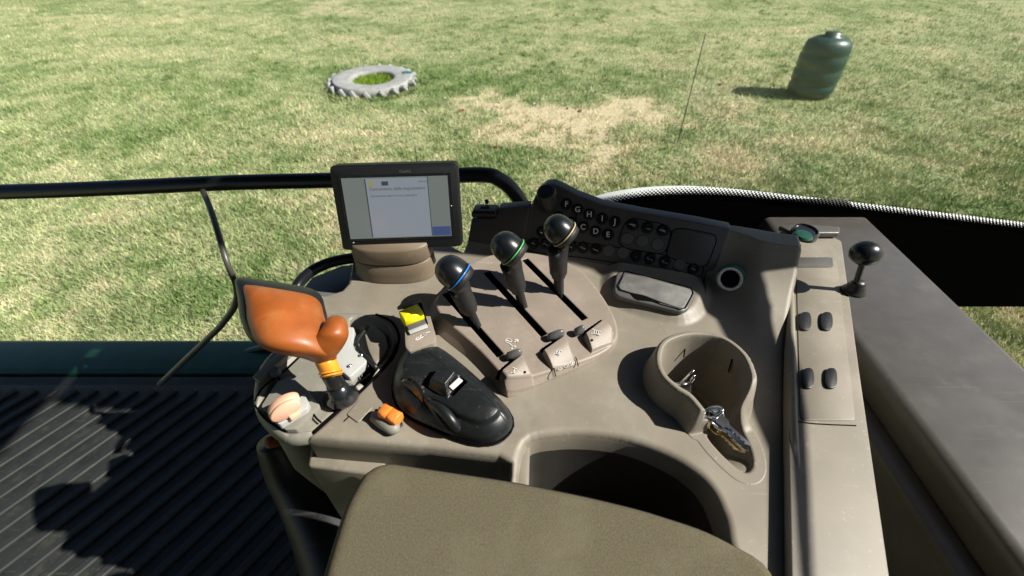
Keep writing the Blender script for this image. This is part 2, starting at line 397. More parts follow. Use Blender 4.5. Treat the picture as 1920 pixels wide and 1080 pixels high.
# grass: short blades over the part of the field the windows look onto
def blades(name, bx, by, hgt, wid, colfn, mname, label, cat):
    n = len(bx); ang = RNG.random(n)*math.pi*2; lean = RNG.random(n)*1.15+.2; la = RNG.random(n)*math.pi*2
    h = hgt*(.5+RNG.random(n)); wv = wid*(.6+.8*RNG.random(n))
    base = np.stack([bx, by, np.full(n, .0)], -1)
    base[:, 2] = (fbm(bx*1.3, by*1.3, 3)-.5)*.05+(fbm(bx*7, by*7, 2)-.5)*.018-.002
    sd = np.stack([np.cos(ang), np.sin(ang), np.zeros(n)], -1)*wv[:, None]
    ln = np.stack([np.cos(la)*lean, np.sin(la)*lean, np.ones(n)], -1); ln /= np.linalg.norm(ln, axis=1)[:, None]
    V = np.stack([base-sd, base+sd, base+ln*h[:, None]], 1).reshape(-1, 3)
    me = bpy.data.meshes.new(name); me.vertices.add(3*n); me.vertices.foreach_set('co', V.astype(np.float32).ravel())
    me.loops.add(3*n); me.loops.foreach_set('vertex_index', np.arange(3*n, dtype=np.int32)); me.polygons.add(n); me.polygons.foreach_set('loop_start', np.arange(0, 3*n, 3, dtype=np.int32)); me.update(calc_edges=True)
    c = colfn(bx, by)*(.62+.72*RNG.random(n))[:, None]*(1+(RNG.random((n, 3))-.5)*.24)
    c = np.repeat(c, 3, 0); ca = me.color_attributes.new('Col', 'FLOAT_COLOR', 'POINT')
    ca.data.foreach_set('color', np.concatenate([np.clip(c, 0, 1), np.ones((3*n, 1))], -1).astype(np.float32).ravel())
    o = finish(name, me, colmat(mname, False), None, False, kind='stuff'); o['label'] = label; o['category'] = cat
    return o
def scatter(n):
    # even in the picture, so that near grass is denser
    px = RNG.random(n)*2100-90; py = RNG.random(n)**1.0*900-30
    u = (px-960)/F; v = -(py-540)/F; rz = -SP+v*CP; ry = CP+v*SP; t = (0-CAMZ)/rz
    return u*t, ry*t
bx, by = scatter(620000); k = (by > 1.2)&(by < 24); bx, by = bx[k], by[k]
_, br, tt = fieldcol(bx, by); k = RNG.random(len(bx)) > br*.92; bx, by = bx[k], by[k]
def gcol(x, y):
    c, b, t = fieldcol(x, y); return c*1.12
hn = .6+1.1*fbm(bx*2.3+7, by*2.3, 3)**1.5*1.6
blades('grass', bx, by, .046*hn, .0058, gcol, 'grass_blades', 'short patchy green and straw coloured grass covering the field', 'grass')

# taller weedy tufts here and there
tx, ty = scatter(5200); k = (ty > 1.5)&(ty < 22); tx, ty = tx[k], ty[k]; k = fbm(tx*.8+5, ty*.8+2, 3) > .52; tx, ty = tx[k], ty[k]
tx = np.repeat(tx, 22)+RNG.normal(0, .035, len(tx)*22); ty = np.repeat(ty, 22)+RNG.normal(0, .035, len(ty)*22)
blades('weed_tufts', tx, ty, .075, .0055, lambda x, y: fieldcol(x, y)[0]*np.array([.62, .78, .55]), 'weed_blades', 'darker taller weedy tufts dotted through the short grass', 'weeds')
# ---- half buried tyre laid flat as a ring
tc0 = G(697, 143, .16); tc0.z = 0
R1, R2, TH = .74, .385, .20
tyre = thing('tyre_planter', 'white painted tractor tyre lying flat in the grass as a planter ring', 'tyre', tc0)
prof = [(R1-.03, 0), (R1, .05), (R1-.005, .15), (R1-.03, .15), (R1-.09, .16), (R1-.18, .155), (R1-.27, .145), (R2+.03, .14), (R2, .10), (R2+.02, .02)]
N = 80; V = []; Fc = []
for r, z in prof:
    for i in range(N):
        th = 2*math.pi*i/N; wv = 1+.012*math.sin(3*th+1); V.append((r*wv*math.cos(th), r*wv*math.sin(th), z+.008*math.sin(2*th)))
for j in range(len(prof)-1):
    for i in range(N): Fc.append((j*N+i, j*N+(i+1) % N, (j+1)*N+(i+1) % N, (j+1)*N+i))
me = bpy.data.meshes.new('tyre_body'); me.from_pydata([tuple(Vector(v)+tc0) for v in V], [], Fc)
tb = finish('tyre_body', me, [M_tyre, M_teal], tyre)
tb.data.polygons.foreach_set('material_index', [1 if (14 < math.degrees(math.atan2(p.center.y, p.center.x)) < 27 or 0 and 1) and (math.hypot(p.center.x, p.center.y) > .55) else 0 for p in tb.data.polygons])
bm = bmesh.new(); bxp(bm, Matrix.Identity(4), .15, .055, .12); bmesh.ops.bevel(bm, geom=bm.edges[:], offset=.012, segments=1, affect='EDGES')
lug = bpy.data.meshes.new('lug'); bm.to_mesh(lug); bm.free()
for i in range(20):
    th = 2*math.pi*(i+.3)/20
    M = Matrix.Translation(tc0) @ Matrix.Rotation(th+random.uniform(-.03, .03), 4, 'Z') @ Matrix.Translation((R1+.012, 0, .062)) @ Matrix.Diagonal((random.uniform(.9, 1.3), random.uniform(1.2, 1.9), random.uniform(.9, 1.25), 1)) @ Matrix.Rotation(math.radians(38), 4, 'X') @ Matrix.Rotation(.3, 4, 'Z')
    place('lug', lug, M_tyre, M, tyre)
th = RNG.random(5200)*2*math.pi; rr = (R2+.0)*np.sqrt(RNG.random(5200))
def icol(x, y): return np.tile(np.array([[.27, .40, .05]]), (len(x), 1))*(.7+.6*fbm(x*9, y*9, 2))[:, None]
blades('planter_grass', tc0.x+rr*np.cos(th), tc0.y+rr*np.sin(th), .115, .010, icol, 'planter_blades', 'bright green tufts of grass filling the white tyre ring', 'grass')
th = RNG.random(2600)*2*math.pi; rr = .80+RNG.random(2600)*.12
blades('tyre_edge_grass', tc0.x+rr*np.cos(th), tc0.y+rr*np.sin(th), .085, .007, gcol, 'edge_blades', 'longer grass growing round the outside of the tyre ring', 'grass')
def rod(name, px, py, h, r, label, cat, M_):
    b = G(px, py); o = tube(name, [b-Vector((0, 0, .05)), b+Vector((0, 0, h*.5)), b+Vector((.0, 0, h))], r, M_, None, n=8, sm=2); top(o, label, cat); return o
rod('stake', 1271, 266, 1.45, .007, 'thin dark steel stake standing upright in the grass beyond the black windscreen border', 'stake', M_stake)
rod('stake', 783, 309, .28, .006, 'short dark stake in the grass just above the display screen', 'stake', M_stake)
# plants at the stake
# large dark green tank, top right
tk = G(1478, 178); o = loft('water_tank', [(tk+Vector((.35, 0, z)), (r, 0, 0), (0, r*.8, 0)) for r, z in ((.28, 0), (.36, .04), (.39, .12), (.39, .2), (.365, .23), (.39, .26), (.395, .44), (.37, .47), (.395, .5), (.395, .68), (.37, .71), (.39, .74), (.36, .88), (.24, .95), (.13, .97), (.13, 1.02), (.02, 1.03))], M_tank, None, n=40)
top(o, 'dark green rounded plastic tank standing at the far right of the field', 'tank')
def bit(name, px, py, s, m, label, cat, grp=None, fl=.5):
    bm = bmesh.new(); bmesh.ops.create_icosphere(bm, subdivisions=2, radius=1)
    sd = random.random()*9
    for v in bm.verts: v.co *= 1+.35*math.sin(v.co.x*3+sd)*math.cos(v.co.y*4+sd)
    p = G(px, py)+Vector((0, 0, s*fl*.6+.012)); bmesh.ops.transform(bm, matrix=Matrix.Translation(p) @ Matrix.Rotation(sd, 4, 'Z') @ Matrix.Diagonal((s, s*.6, s*fl, 1)), verts=bm.verts)
    top(from_bm(name, bm, m, None, smooth=True), label, cat, grp)
for a, b, l in ((934, 187, 'pale stone at the top left of the bare sandy patch'), (1001, 197, 'pale stone just above the middle of the bare sandy patch'), (1111, 174, 'pale stone in green grass above the right end of the sandy patch'), (1083, 329, 'lone pale stone in the grass above the lettered buttons'), (1238, 315, 'pale stone in the grass above the dotted windscreen border'), (835, 186, 'pale stone nearest the right side of the white tyre'),
             (1340, 232, 'pale stone to the right of the upright steel stake'), (875, 176, 'pale stone between the white tyre and the sandy patch'), (644, 234, 'pale stone in the grass below the white tyre'), (1482, 212, 'pale stone on the field just below the green tank'), (1187, 335, 'pale stone in the grass directly behind the top edge of the button panel')):
    bit('stone', a, b, .020+.014*random.random(), M_stone, 'small '+l, 'stone', 'pale stones in the grass')
for a, b, l in ((861, 211, 'left end of the sandy patch, larger of two'), (924, 276, 'grass above the black handrail, left one of the pair'), (1064, 205, 'upper edge of the bright sandy patch, left of its twin'), (1088, 210, 'upper right edge of the bright sandy patch'), (959, 232, 'middle of the sandy patch'), (868, 209, 'left end of the sandy patch, smaller of two'), (931, 277, 'grass above the black handrail, right one of the pair'), (1350, 160, 'grass far to the right of the steel stake')):
    bit('dead_leaf', a, b, .036+.02*random.random(), M_leaf, 'brown dead leaf on the '+l, 'leaf', 'dead leaves on the field', .35)

# ================================================================ cab around the console
FZ = 1.80
bm = bmesh.new(); bxp(bm, Matrix.Translation((-.45, .05, FZ-.03)), 2.6, 1.55, .06)
from_bm('floor', bm, M_floor, None, kind='structure')
mat_t = thing('floor_mat', 'black ribbed rubber mat on the cab floor at lower left', 'floor mat', (-.9, .1, FZ))
slab('mat_sheet', [Vector((-1.70, -.6, FZ+.002)), Vector((-.25, -.6, FZ+.002)), Vector((-.25, .79, FZ+.002)), Vector((-1.70, .79, FZ+.002))], Vector((0, 0, .008)), M_floor, mat_t, .002)
bm = bmesh.new(); bxp(bm, Matrix.Identity(4), 1.0, .020, .010); bmesh.ops.bevel(bm, geom=bm.edges[:], offset=.003, segments=1, affect='EDGES')
ribm = bpy.data.meshes.new('rib'); bm.to_mesh(ribm); bm.free()
ra = math.radians(57)
for i in range(40):
    off = -1.0+i*.048
    # each rib runs diagonally; clipped to the sheet
    dx, dy = math.cos(ra), math.sin(ra); c0 = Vector((-.95, .1, 0))+Vector((dy, -dx, 0))*(off)
    ts = []
    lo_, hi_ = -9, 9
    for ax, mn, mxx in ((0, -1.68, -.27), (1, -.58, .77)):
        d = (dx, dy)[ax]; a_, b_ = (mn-c0[ax])/d, (mxx-c0[ax])/d
        lo_ = max(lo_, min(a_, b_)); hi_ = min(hi_, max(a_, b_))
    if hi_-lo_ < .05: continue
    mid = c0+Vector((dx, dy, 0))*((lo_+hi_)/2)
    place('rib', ribm, M_floor, Matrix.Translation((mid.x, mid.y, FZ+.014)) @ Matrix.Rotation(ra, 4, 'Z') @ Matrix.Diagonal((hi_-lo_, 1, 1, 1)), mat_t)
# green body panel outside the floor edge and dark hose loop
gp = thing('green_body_panel', 'dark green enamelled machine body edge below the left window', 'body panel', (-1.0, .9, FZ))
slab('panel', [Vector((-2.3, .84, FZ-.25)), Vector((-.35, .84, FZ-.25)), Vector((-.35, .84, FZ+.0)), Vector((-2.3, .84, FZ+.0))], Vector((0, .14, 0)), M_green, gp, .02, 3)
slab('lower_lip', [Vector((-2.3, .985, FZ-.30)), Vector((-.35, .985, FZ-.30)), Vector((-.35, .985, FZ-.10)), Vector((-2.3, .985, FZ-.10))], Vector((0, .06, 0)), M_green, gp, .01, 2)
hz = lambda px, py, Y: PY(px, py, Y)
top(tube('hose', [hz(405, 730, .93), hz(422, 690, .93), hz(446, 667, .93), hz(480, 655, .93), hz(520, 650, .93), hz(560, 660, .95)], .010, M_green, None), 'thick dark green hose arching up beside the pod', 'hose')
# grey bent bar at left
wr = thing('mirror_bracket', 'thin grey bent steel bracket at the left edge behind the orange joystick', 'bracket', PY(440, 545, .62))
tube('upper_bar', [PY(378, 352, .80), PY(398, 402, .70), PY(424, 487, .62), PY(441, 530, .62), PY(444, 548, .62)], .0052, M_panel, wr)
tube('lower_bar', [PY(444, 540, .62), PY(445, 556, .62), PY(438, 578, .62), PY(420, 603, .62), PY(400, 625, .62), PY(300, 720, .62)], .0062, M_greyr, wr)
# handrail
Yr = .80
top(tube('handrail', [PY(-260, 366, Yr), PY(100, 357, Yr), PY(420, 343, Yr), PY(620, 338, Yr), PY(800, 331, Yr), PY(905, 328, Yr), PY(937, 337, Yr), PY(962, 358, Yr), PY(985, 395, Yr), PY(1010, 450, Yr), PY(1030, 500, Yr)], .0150, M_tube, None, n=20, sm=10),
    'thick black handrail tube running behind the display and bending down at the right', 'handrail')
# windscreen with printed border
YW = .92
ws = thing('windscreen', 'clear front windscreen with black printed border and dotted edge behind the button panel', 'windscreen', (.4, YW, 2.2))
m = bpy.data.materials.new('window_glass'); m.use_nodes = True; t = m.node_tree; t.nodes.remove(t.nodes['Principled BSDF'])
tr = nn(t, 'ShaderNodeBsdfTransparent'); tr.inputs[0].default_value = (.95, .965, .955, 1); gl = nn(t, 'ShaderNodeBsdfGlossy'); gl.inputs['Roughness'].default_value = .03
lw = nn(t, 'ShaderNodeLayerWeight'); lw.inputs[0].default_value = .5; pw = nn(t, 'ShaderNodeMath', operation='POWER'); pw.inputs[1].default_value = 5; t.links.new(lw.outputs['Facing'], pw.inputs[0])
fr = nn(t, 'ShaderNodeMath', operation='MULTIPLY_ADD'); fr.inputs[1].default_value = .9; fr.inputs[2].default_value = .035; t.links.new(pw.outputs[0], fr.inputs[0]); mxs = nn(t, 'ShaderNodeMixShader')
t.links.new(fr.outputs[0], mxs.inputs[0]); t.links.new(tr.outputs[0], mxs.inputs[1]); t.links.new(gl.outputs[0], mxs.inputs[2]); t.links.new(mxs.outputs[0], t.nodes['Material Output'].inputs[0])
M_glass = m
arc = spline([PY(a, b-6, YW) for a, b in ((1060, 420), (1100, 392), (1140, 375), (1190, 364), (1250, 357), (1320, 355), (1400, 359), (1470, 366), (1560, 376), (1700, 392), (1850, 410), (2100, 440))], 12)
bot = [Vector((p.x, YW, 2.0)) for p in arc[::-1]]
slab('glass_pane', [Vector((-1.3, YW+.006, 1.85)), Vector((1.0, YW+.006, 1.85)), Vector((1.0, YW+.006, 3.3)), Vector((-1.3, YW+.006, 3.3))], Vector((0, .005, 0)), M_glass, ws, 0)
arc2 = [p-Vector((0, 0, .0215)) for p in arc]
slab('black_border', [p for p in arc2]+bot, Vector((0, .002, 0)), M_frit, ws, 0)
# pale ledge outside the lower glass, seen through the dots
n_ = len(arc); V = []; Fc = []
for p in arc:
    for dy, dz in ((.066, -.078), (.112, -.062), (.114, -.070), (.068, -.086)): V.append((p.x, p.y+dy, p.z+dz))
for i in range(n_-1):
    for j in range(4): Fc.append((i*4+j, i*4+(j+1) % 4, i*4+4+(j+1) % 4, i*4+4+j))
Fc += [(3, 2, 1, 0), (n_*4-4, n_*4-3, n_*4-2, n_*4-1)]
me = bpy.data.meshes.new('pale_ledge'); me.from_pydata(V, [], Fc); finish('pale_ledge', me, M_trim, ws, False)
bm = bmesh.new(); acc = 0; L = [0]
for a, b in zip(arc[:-1], arc[1:]): L.append(L[-1]+(b-a).length)
def at_len(s):
    for i in range(len(arc)-1):
        if L[i+1] >= s: f_ = (s-L[i])/(L[i+1]-L[i]); return arc[i].lerp(arc[i+1], f_), (arc[i+1]-arc[i]).normalized()
    return arc[-1], (arc[-1]-arc[-2]).normalized()
stp = .0090
for r_ in range(5):
    s = (r_ % 2)*stp/2; sz = (.0024, .0035, .0047, .0058, .0066)[r_]; dz = (-.0030, -.0073, -.0117, -.0160, -.0200)[r_]
    while s < L[-1]:
        p, d = at_len(s); nz = Vector((-d.z, 0, d.x))
        bxp(bm, frame(p+nz*dz+Vector((0, -.0012, 0)), d, Vector((0, 1, 0)), nz), sz, .0008, sz); s += stp
from_bm('border_dots', bm, M_frit, ws, kind='stuff')
sb = thing('operator_seat', 'dark fabric backrest of the operator seat behind the camera', 'seat', (0, -.55, 2.2))
slab('backrest', [Vector((-.32, -.55, 2.05)), Vector((.32, -.55, 2.05)), Vector((.30, -.62, 3.05)), Vector((-.30, -.62, 3.05))], Vector((0, -.12, 0)), M_podd, sb, .03, 3)
rw = thing('rear_blocker', 'dark lined rear wall of the cab', 'wall', (0, -1.1, 2.2))  # added behind the camera to keep sky fill off the console
slab('rear_blocker_sheet', [Vector((-1.15, -1.05, FZ)), Vector((.74, -1.05, FZ)), Vector((.74, -1.05, 3.66)), Vector((-1.15, -1.05, 3.66))], Vector((0, -.05, 0)), M_roof, rw, .0)
hd_ = thing('sky_blocker', 'dark header and visor frame under the edge of the cab roof', 'header', (0, 1.0, 3.2))  # added out of view to deepen the shade inside the cab
slab('front_blocker', [Vector((-1.15, 1.0, 3.16)), Vector((.74, 1.0, 3.16)), Vector((.74, 1.0, 3.655)), Vector((-1.15, 1.0, 3.655))], Vector((0, .02, 0)), M_roof, hd_, 0)
slab('left_blocker', [Vector((-1.15, -1.04, 2.98)), Vector((-1.15, .99, 2.98)), Vector((-1.15, .99, 3.655)), Vector((-1.15, -1.04, 3.655))], Vector((-.02, 0, 0)), M_roof, hd_, 0)
# roof above the view; with the added sun blocker it shades the controls
rf = thing('cab_roof', 'flat grey lined cab roof above the seat', 'roof', (0, 0, 3.7))
slab('roof_panel', [Vector((-1.15, -1.2, 3.66)), Vector((.74, -1.2, 3.66)), Vector((.74, 1.02, 3.66)), Vector((-1.15, 1.02, 3.66))], Vector((0, 0, .08)), M_roof, rf, .02)
# ================================================================ console
con = thing('console', 'long taupe plastic operator console with lever plate and cup holder', 'console', P(1100, 700, -.1))
TH_ = math.radians(55)
PO = P(1000, 479, .002); PU = (P(1330, 534, .002)-PO).normalized(); PB = Vector((-PU.y, PU.x, 0)); PV = PB*math.cos(TH_)+ZUP*math.sin(TH_); PN = PU.cross(PV)
pp = lambda px, py, off=0.: PPL(px, py, PO+PN*off, PN)
def st(v): d = v-PO; return d.dot(PU), d.dot(PB)
topA = [(872, 468), (883, 412), (928, 410), (934, 392), (992, 388)]
topB = [(1003, 372), (1016, 352), (1034, 346), (1052, 352), (1080, 368), (1130, 386), (1200, 400), (1300, 417), (1372, 432), (1410, 438), (1465, 448), (1500, 452)]
tops = [pp(*a) for a in topA+topB]
TS = np.array([st(p)[0] for p in tops]); TT = np.array([st(p)[1] for p in tops]); TZ = np.array([p.z-Z0 for p in tops])
LIP = .019
backpts = [(p+PB*LIP) for p in tops]
OUTp = [P(a, b) for a, b in ((575, 820), (640, 826), (800, 839), (935, 855), (957, 868), (957, 890), (940, 1000), (930, 1250), (1482, 1250), (1478, 950), (1474, 800), (1472, 650), (1473, 560))]
back = [p for p in backpts if st(p)[0] < st(P(1473, 560))[0]+.01]
OUTp += [Vector((P(1473, 520).x, back[-1].y, 0))]+[Vector((p.x, p.y, 0)) for p in back[::-1]]
OUTp += [P(a, b) for a, b in ((868, 470), (840, 455), (760, 450), (690, 462), (660, 490), (652, 530), (640, 543), (610, 552), (575, 550), (545, 560), (545, 600), (640, 612), (700, 618), (735, 640), (741, 655), (733, 672), (660, 745))]
BINp = hpx(((986, 830), (1040, 814), (1110, 813), (1180, 824), (1250, 851), (1300, 882), (1330, 912), (1350, 950), (1365, 1010), (1380, 1250), (955, 1250), (962, 1000), (968, 905)), 0, 4)
# cup holder outline: rim at 35 mm, tail at deck level
RH = .036
cupc = P(1326, 690, RH)
cu = [P(a, b, RH) for a, b in ((1327, 772), (1299, 739), (1272, 721), (1249, 699), (1241, 672), (1249, 646), (1272, 633), (1305, 628), (1352, 635), (1389, 662), (1405, 694), (1407, 721), (1398, 745))]
cu += [P(1389, 784, .012), P(1401, 822, .004), P(1408, 852), P(1409, 874), P(1398, 884), P(1380, 874), P(1352, 848), P(1330, 822), P(1325, 806, .0)]
CUP = spline(cu[:14], 6)+spline(cu[13:]+[cu[0]], 6)[1:-1]
cc = sum((Vector(p) for p in cu[:13]), Vector())/13
ed = (P(1400, 878)-cc); ed.z = 0; Ltail = ed.length; ed.normalize(); en = Vector((-ed.y, ed.x, 0))
tipL = (cu[0]-cc).dot(ed); tipR = (cu[12]-cc).dot(ed)
BOXo = hpx(((1150, 520), (1165, 505), (1200, 507), (1260, 520), (1303, 537), (1310, 552), (1300, 578), (1282, 592), (1255, 592), (1190, 575), (1155, 555), (1148, 540)), .0, 3)
def shell_fn(X, Y):
    d = -sdp(X, Y, OUTp); b = -sdp(X, Y, BINp)
    H = np.zeros(X.shape)
    # gentle unevenness, domed towards the middle
    s = (X-PO.x)*PU.x+(Y-PO.y)*PU.y; t = (X-PO.x)*PB.x+(Y-PO.y)*PB.y
    k = np.where(s > .262, .012+.03*ss(.262, .33, s), .004)
    ramp = k*np.log1p(np.exp(np.clip((t+np.where(s > .262, .0, 0))/k, -30, 30)))*math.tan(TH_)
    tz = np.interp(s, TS, TZ)
    cap = tz-.0035
    ramp = np.where(s > .275, np.minimum(ramp, tz), np.minimum(ramp-.004*ss(0, .01, t)*(1), cap))
    ramp = ramp*ss(TS[0]-.004, TS[0], s)
    H = H+np.maximum(ramp, 0)
    # swell round the lidded box
    bx_ = sdp(X, Y, BOXo); H = H+.0115*(1-ss(-.002, .020, bx_))*(t < .002)
    # soft rounded outer edges; sheer fall beyond
    H = H-rnd(np.clip(d, 0, 1), .007)-rnd(np.clip(-b, 0, 1), .009)
    keep = np.ones(X.shape, bool)
    ci = sdp(X, Y, CUP)
    mi = np.zeros(X.shape, int)
    return H, keep, mi, d, -b, ci-.004
x0 = min(p.x for p in OUTp)-.02; x1 = max(p.x for p in OUTp)+.02; y0 = P(960, 1120).y; y1 = max(p.y for p in OUTp)+.02
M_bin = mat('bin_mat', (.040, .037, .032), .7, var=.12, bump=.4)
hfield('shell', (x0, x1, y0, y1), .00125, shell_fn, [M_shell, M_bin], con)
def skirt(name, pts, rings, m_, parent, zf=None, closed=True):
    """wall hung from an outline; rings: (outward offset, drop)"""
    n_ = len(pts); cs = []
    ar = sum(pts[i-1].x*pts[i].y-pts[i].x*pts[i-1].y for i in range(n_))
    for i in range(n_):
        d_ = (pts[(i+1) % n_]-pts[i-1]); d_.z = 0; d_.normalize(); no = Vector((d_.y, -d_.x, 0))*(1 if ar > 0 else -1); cs.append(no)
    V = []; Fc = []
    for of, dz in rings:
        for p, no in zip(pts, cs):
            z_ = zf(p) if zf else 0.
            V.append((p.x+no.x*of, p.y+no.y*of, Z0+z_+dz))
    for j in range(len(rings)-1):
        for i in range(n_): Fc.append((j*n_+i, j*n_+(i+1) % n_, (j+1)*n_+(i+1) % n_, (j+1)*n_+i))
    me = bpy.data.meshes.new(name); me.from_pydata(V, [], Fc)
    return autosm(finish(name, me, m_, parent, True), 50)
def dens(pts, st_=.004):
    out = []
    for i in range(len(pts)):
        a, b = pts[i], pts[(i+1) % len(pts)]; k_ = max(1, int((b-a).length/st_))
        for j in range(k_): q = a.lerp(b, j/k_); q.z = 0; out.append(q)
    return out
def shell_h(pts, off=0.):
    X_ = np.array([[p.x for p in pts]]*2); Y_ = np.array([[p.y for p in pts]]*2)
    return np.asarray(shell_fn(X_, Y_)[0])[0]
op = dens(OUTp); oh = shell_h(op); hm = {id(p): float(h) for p, h in zip(op, oh)}
skirt('outer_wall', op, [(0, .0006), (.0012, -.003), (.0008, -.012), (0, -.06), (0, -.24)], M_shell, con, lambda p: hm[id(p)])
bp_ = dens(BINp)
skirt('bin_rim', bp_, [(0, -.0085), (-.0012, -.012), (-.004, -.030)], M_shell, con)
xb = P(992, 870).x
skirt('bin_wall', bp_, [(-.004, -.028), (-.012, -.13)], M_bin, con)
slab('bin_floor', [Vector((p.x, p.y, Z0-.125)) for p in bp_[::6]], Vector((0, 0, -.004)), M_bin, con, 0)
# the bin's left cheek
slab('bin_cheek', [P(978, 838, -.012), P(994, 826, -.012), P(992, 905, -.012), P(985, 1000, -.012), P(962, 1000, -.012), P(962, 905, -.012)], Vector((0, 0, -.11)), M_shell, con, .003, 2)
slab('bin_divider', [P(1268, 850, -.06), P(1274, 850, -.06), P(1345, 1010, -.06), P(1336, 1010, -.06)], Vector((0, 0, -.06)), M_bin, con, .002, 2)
def cup_fn(X, Y):
    d = sdp(X, Y, CUP)
    qx = (X-cc.x)*ed.x+(Y-cc.y)*ed.y; qy = (X-cc.x)*en.x+(Y-cc.y)*en.y
    left = 1-ss(tipL-.003, tipL+.004, qx); right = 1-ss(tipR-.022, tipR+.024, qx)
    hr = RH*np.where(qy*np.sign((cu[0]-cc).dot(en)) > 0, left, right)
    fl = -.062+(.062-.004)*ss(.035, Ltail+.004, qx)
    wv = .0068
    outp = hr*(1-ss(wv-.001, wv+.0085, d))-np.where(hr > .002, .0, 0)
    rim = hr-(.0022*((d-wv/2)/(wv/2))**4)*np.clip(hr/RH, 0, 1)*(d < wv)
    H = np.where(d > wv, np.minimum(outp, hr), np.minimum(rim, hr))
    tail = 1-np.clip(hr/RH, 0, 1)
    H = H-tail*rnd(np.clip(d, 0, 1), .004)
    ins = np.maximum(fl, hr-.002-.004*tail-(-d)*(7*(1-tail)+2.0*tail))
    H = np.where(d > 0, H, np.minimum(ins, hr))
    keep = (d < .018)
    H = H-np.where(d > .014, .0008+(d-.014)*.25, 0)+np.where(d > .001, .0006, 0)
    return H, keep, np.zeros(X.shape, int)
cx0 = min(p.x for p in CUP)-.022; cx1 = max(p.x for p in CUP)+.022; cy0 = min(p.y for p in CUP)-.022; cy1 = max(p.y for p in CUP)+.022
cup = hfield('cup_holder', (cx0, cx1, cy0, cy1), .0008, cup_fn, [M_shell], con)
# square clips inside the cup
for (a, b, c_, d_) in ((1262, 668, 1290, 640), (1366, 698, 1394, 672)):
    q_ = [P(a, b+0, .005), P(a+6, d_+2, .02), P(c_-4, d_+2, .02), P(c_-8, b+2, .005)]
    tube('clip_slot', q_, .0009, M_hole, con, n=6, sm=0)
# ---- lever plate
PL_ = hpx(((803, 590), (812, 562), (838, 538), (862, 508), (905, 486), (948, 478), (990, 477), (1040, 487), (1085, 507), (1120, 545), (1148, 590), (1158, 622), (1154, 645), (1130, 668), (1080, 692), (1020, 716), (975, 733), (950, 738), (935, 730), (915, 706), (880, 672), (835, 635), (812, 612)), .004, 5)
pa, pb = P(815, 600), P(1150, 630)
def platez(x, y):
    f_ = np.clip(((x-pa.x)*(pb.x-pa.x)+(y-pa.y)*(pb.y-pa.y))/((pb.x-pa.x)**2+(pb.y-pa.y)**2), 0, 1)
    return .021-.012*f_
def platep(px, py, dz=0.):
    h = .012
    for _ in range(4):
        p = P(px, py, h); h = float(platez(p.x, p.y))
    return P(px, py, h+dz)
def seg(X, Y, a, b, w_):
    ex, ey = b.x-a.x, b.y-a.y; L2 = ex*ex+ey*ey
    t = np.clip(((X-a.x)*ex+(Y-a.y)*ey)/L2, 0, 1)
    tx, ty = (X-a.x-ex*t), (Y-a.y-ey*t); return np.hypot(tx, ty)-w_
def rseg(X, Y, a, b, w_):
    """square ended"""
    d = b-a; L_ = d.length; d = d/L_; u = (X-a.x)*d.x+(Y-a.y)*d.y; v = -(X-a.x)*d.y+(Y-a.y)*d.x
    return np.maximum(np.maximum(-u, u-L_), abs(v)-w_)
SL = [((835, 549), (938, 666)), ((912, 510), (1020, 628)), ((984, 486), (1096, 598))]
BL = [[(934, 706), (979, 670), (1009, 722), (950, 736)], [(1015, 665), (1059, 634), (1084, 686), (1041, 706)], [(1093, 633), (1131, 604), (1149, 622), (1150, 645), (1108, 664)]]
GP = [((932, 703), (975, 665)), ((1014, 659), (1057, 630)), ((1092, 628), (1129, 602))]
BLw = [[platep(*a) for a in b] for b in BL]; SLw = [(platep(*a), platep(*b)) for a, b in SL]; GPw = [(platep(*a), platep(*b)) for a, b in GP]
def plate_fn(X, Y):
    d = -sdp(X, Y, PL_)
    zt = platez(X, Y)
    H = zt-rnd(np.clip(d-.012*ss(.008, .02, zt), 0, 1)*1.0, .004)
    side = zt-.004-(.012*ss(.008, .02, zt)-d)*1.3
    H = np.where(d < .012*ss(.008, .02, zt), np.minimum(H, side), H)
    H = np.where(d < 0, np.minimum(H, -.0005+d*1.5), H)
    mi = np.zeros(X.shape, int)
    for bl, (g0, g1) in zip(BLw, GPw):
        bd = -sdp(X, Y, bl)
        gd = seg(X, Y, g0, g1, 0)
        fade = 1-ss(.012, .042, gd)
        H = H+.0105*ss(0, .0028, bd)*fade
    for a, b in SLw:
        s_ = rseg(X, Y, a, b, .0049); H = np.where(s_ < 0, np.maximum(H-.014, H+s_*14), H-.0006*(1-ss(0, .0015, s_))); mi = np.where(s_ < -.0001, 1, mi)
    for a, b in GPw:
        s_ = rseg(X, Y, a, b, .0030); H = np.where(s_ < 0, np.maximum(H-.014, H+s_*14), H); mi = np.where(s_ < -.0001, 1, mi)
    return H, d > -.004, mi
px0 = min(p.x for p in PL_)-.006; px1 = max(p.x for p in PL_)+.006; py0 = min(p.y for p in PL_)-.006; py1 = max(p.y for p in PL_)+.006
plate = hfield('lever_plate', (px0, px1, py0, py1), .0006, plate_fn, [M_plate, M_slot], con)
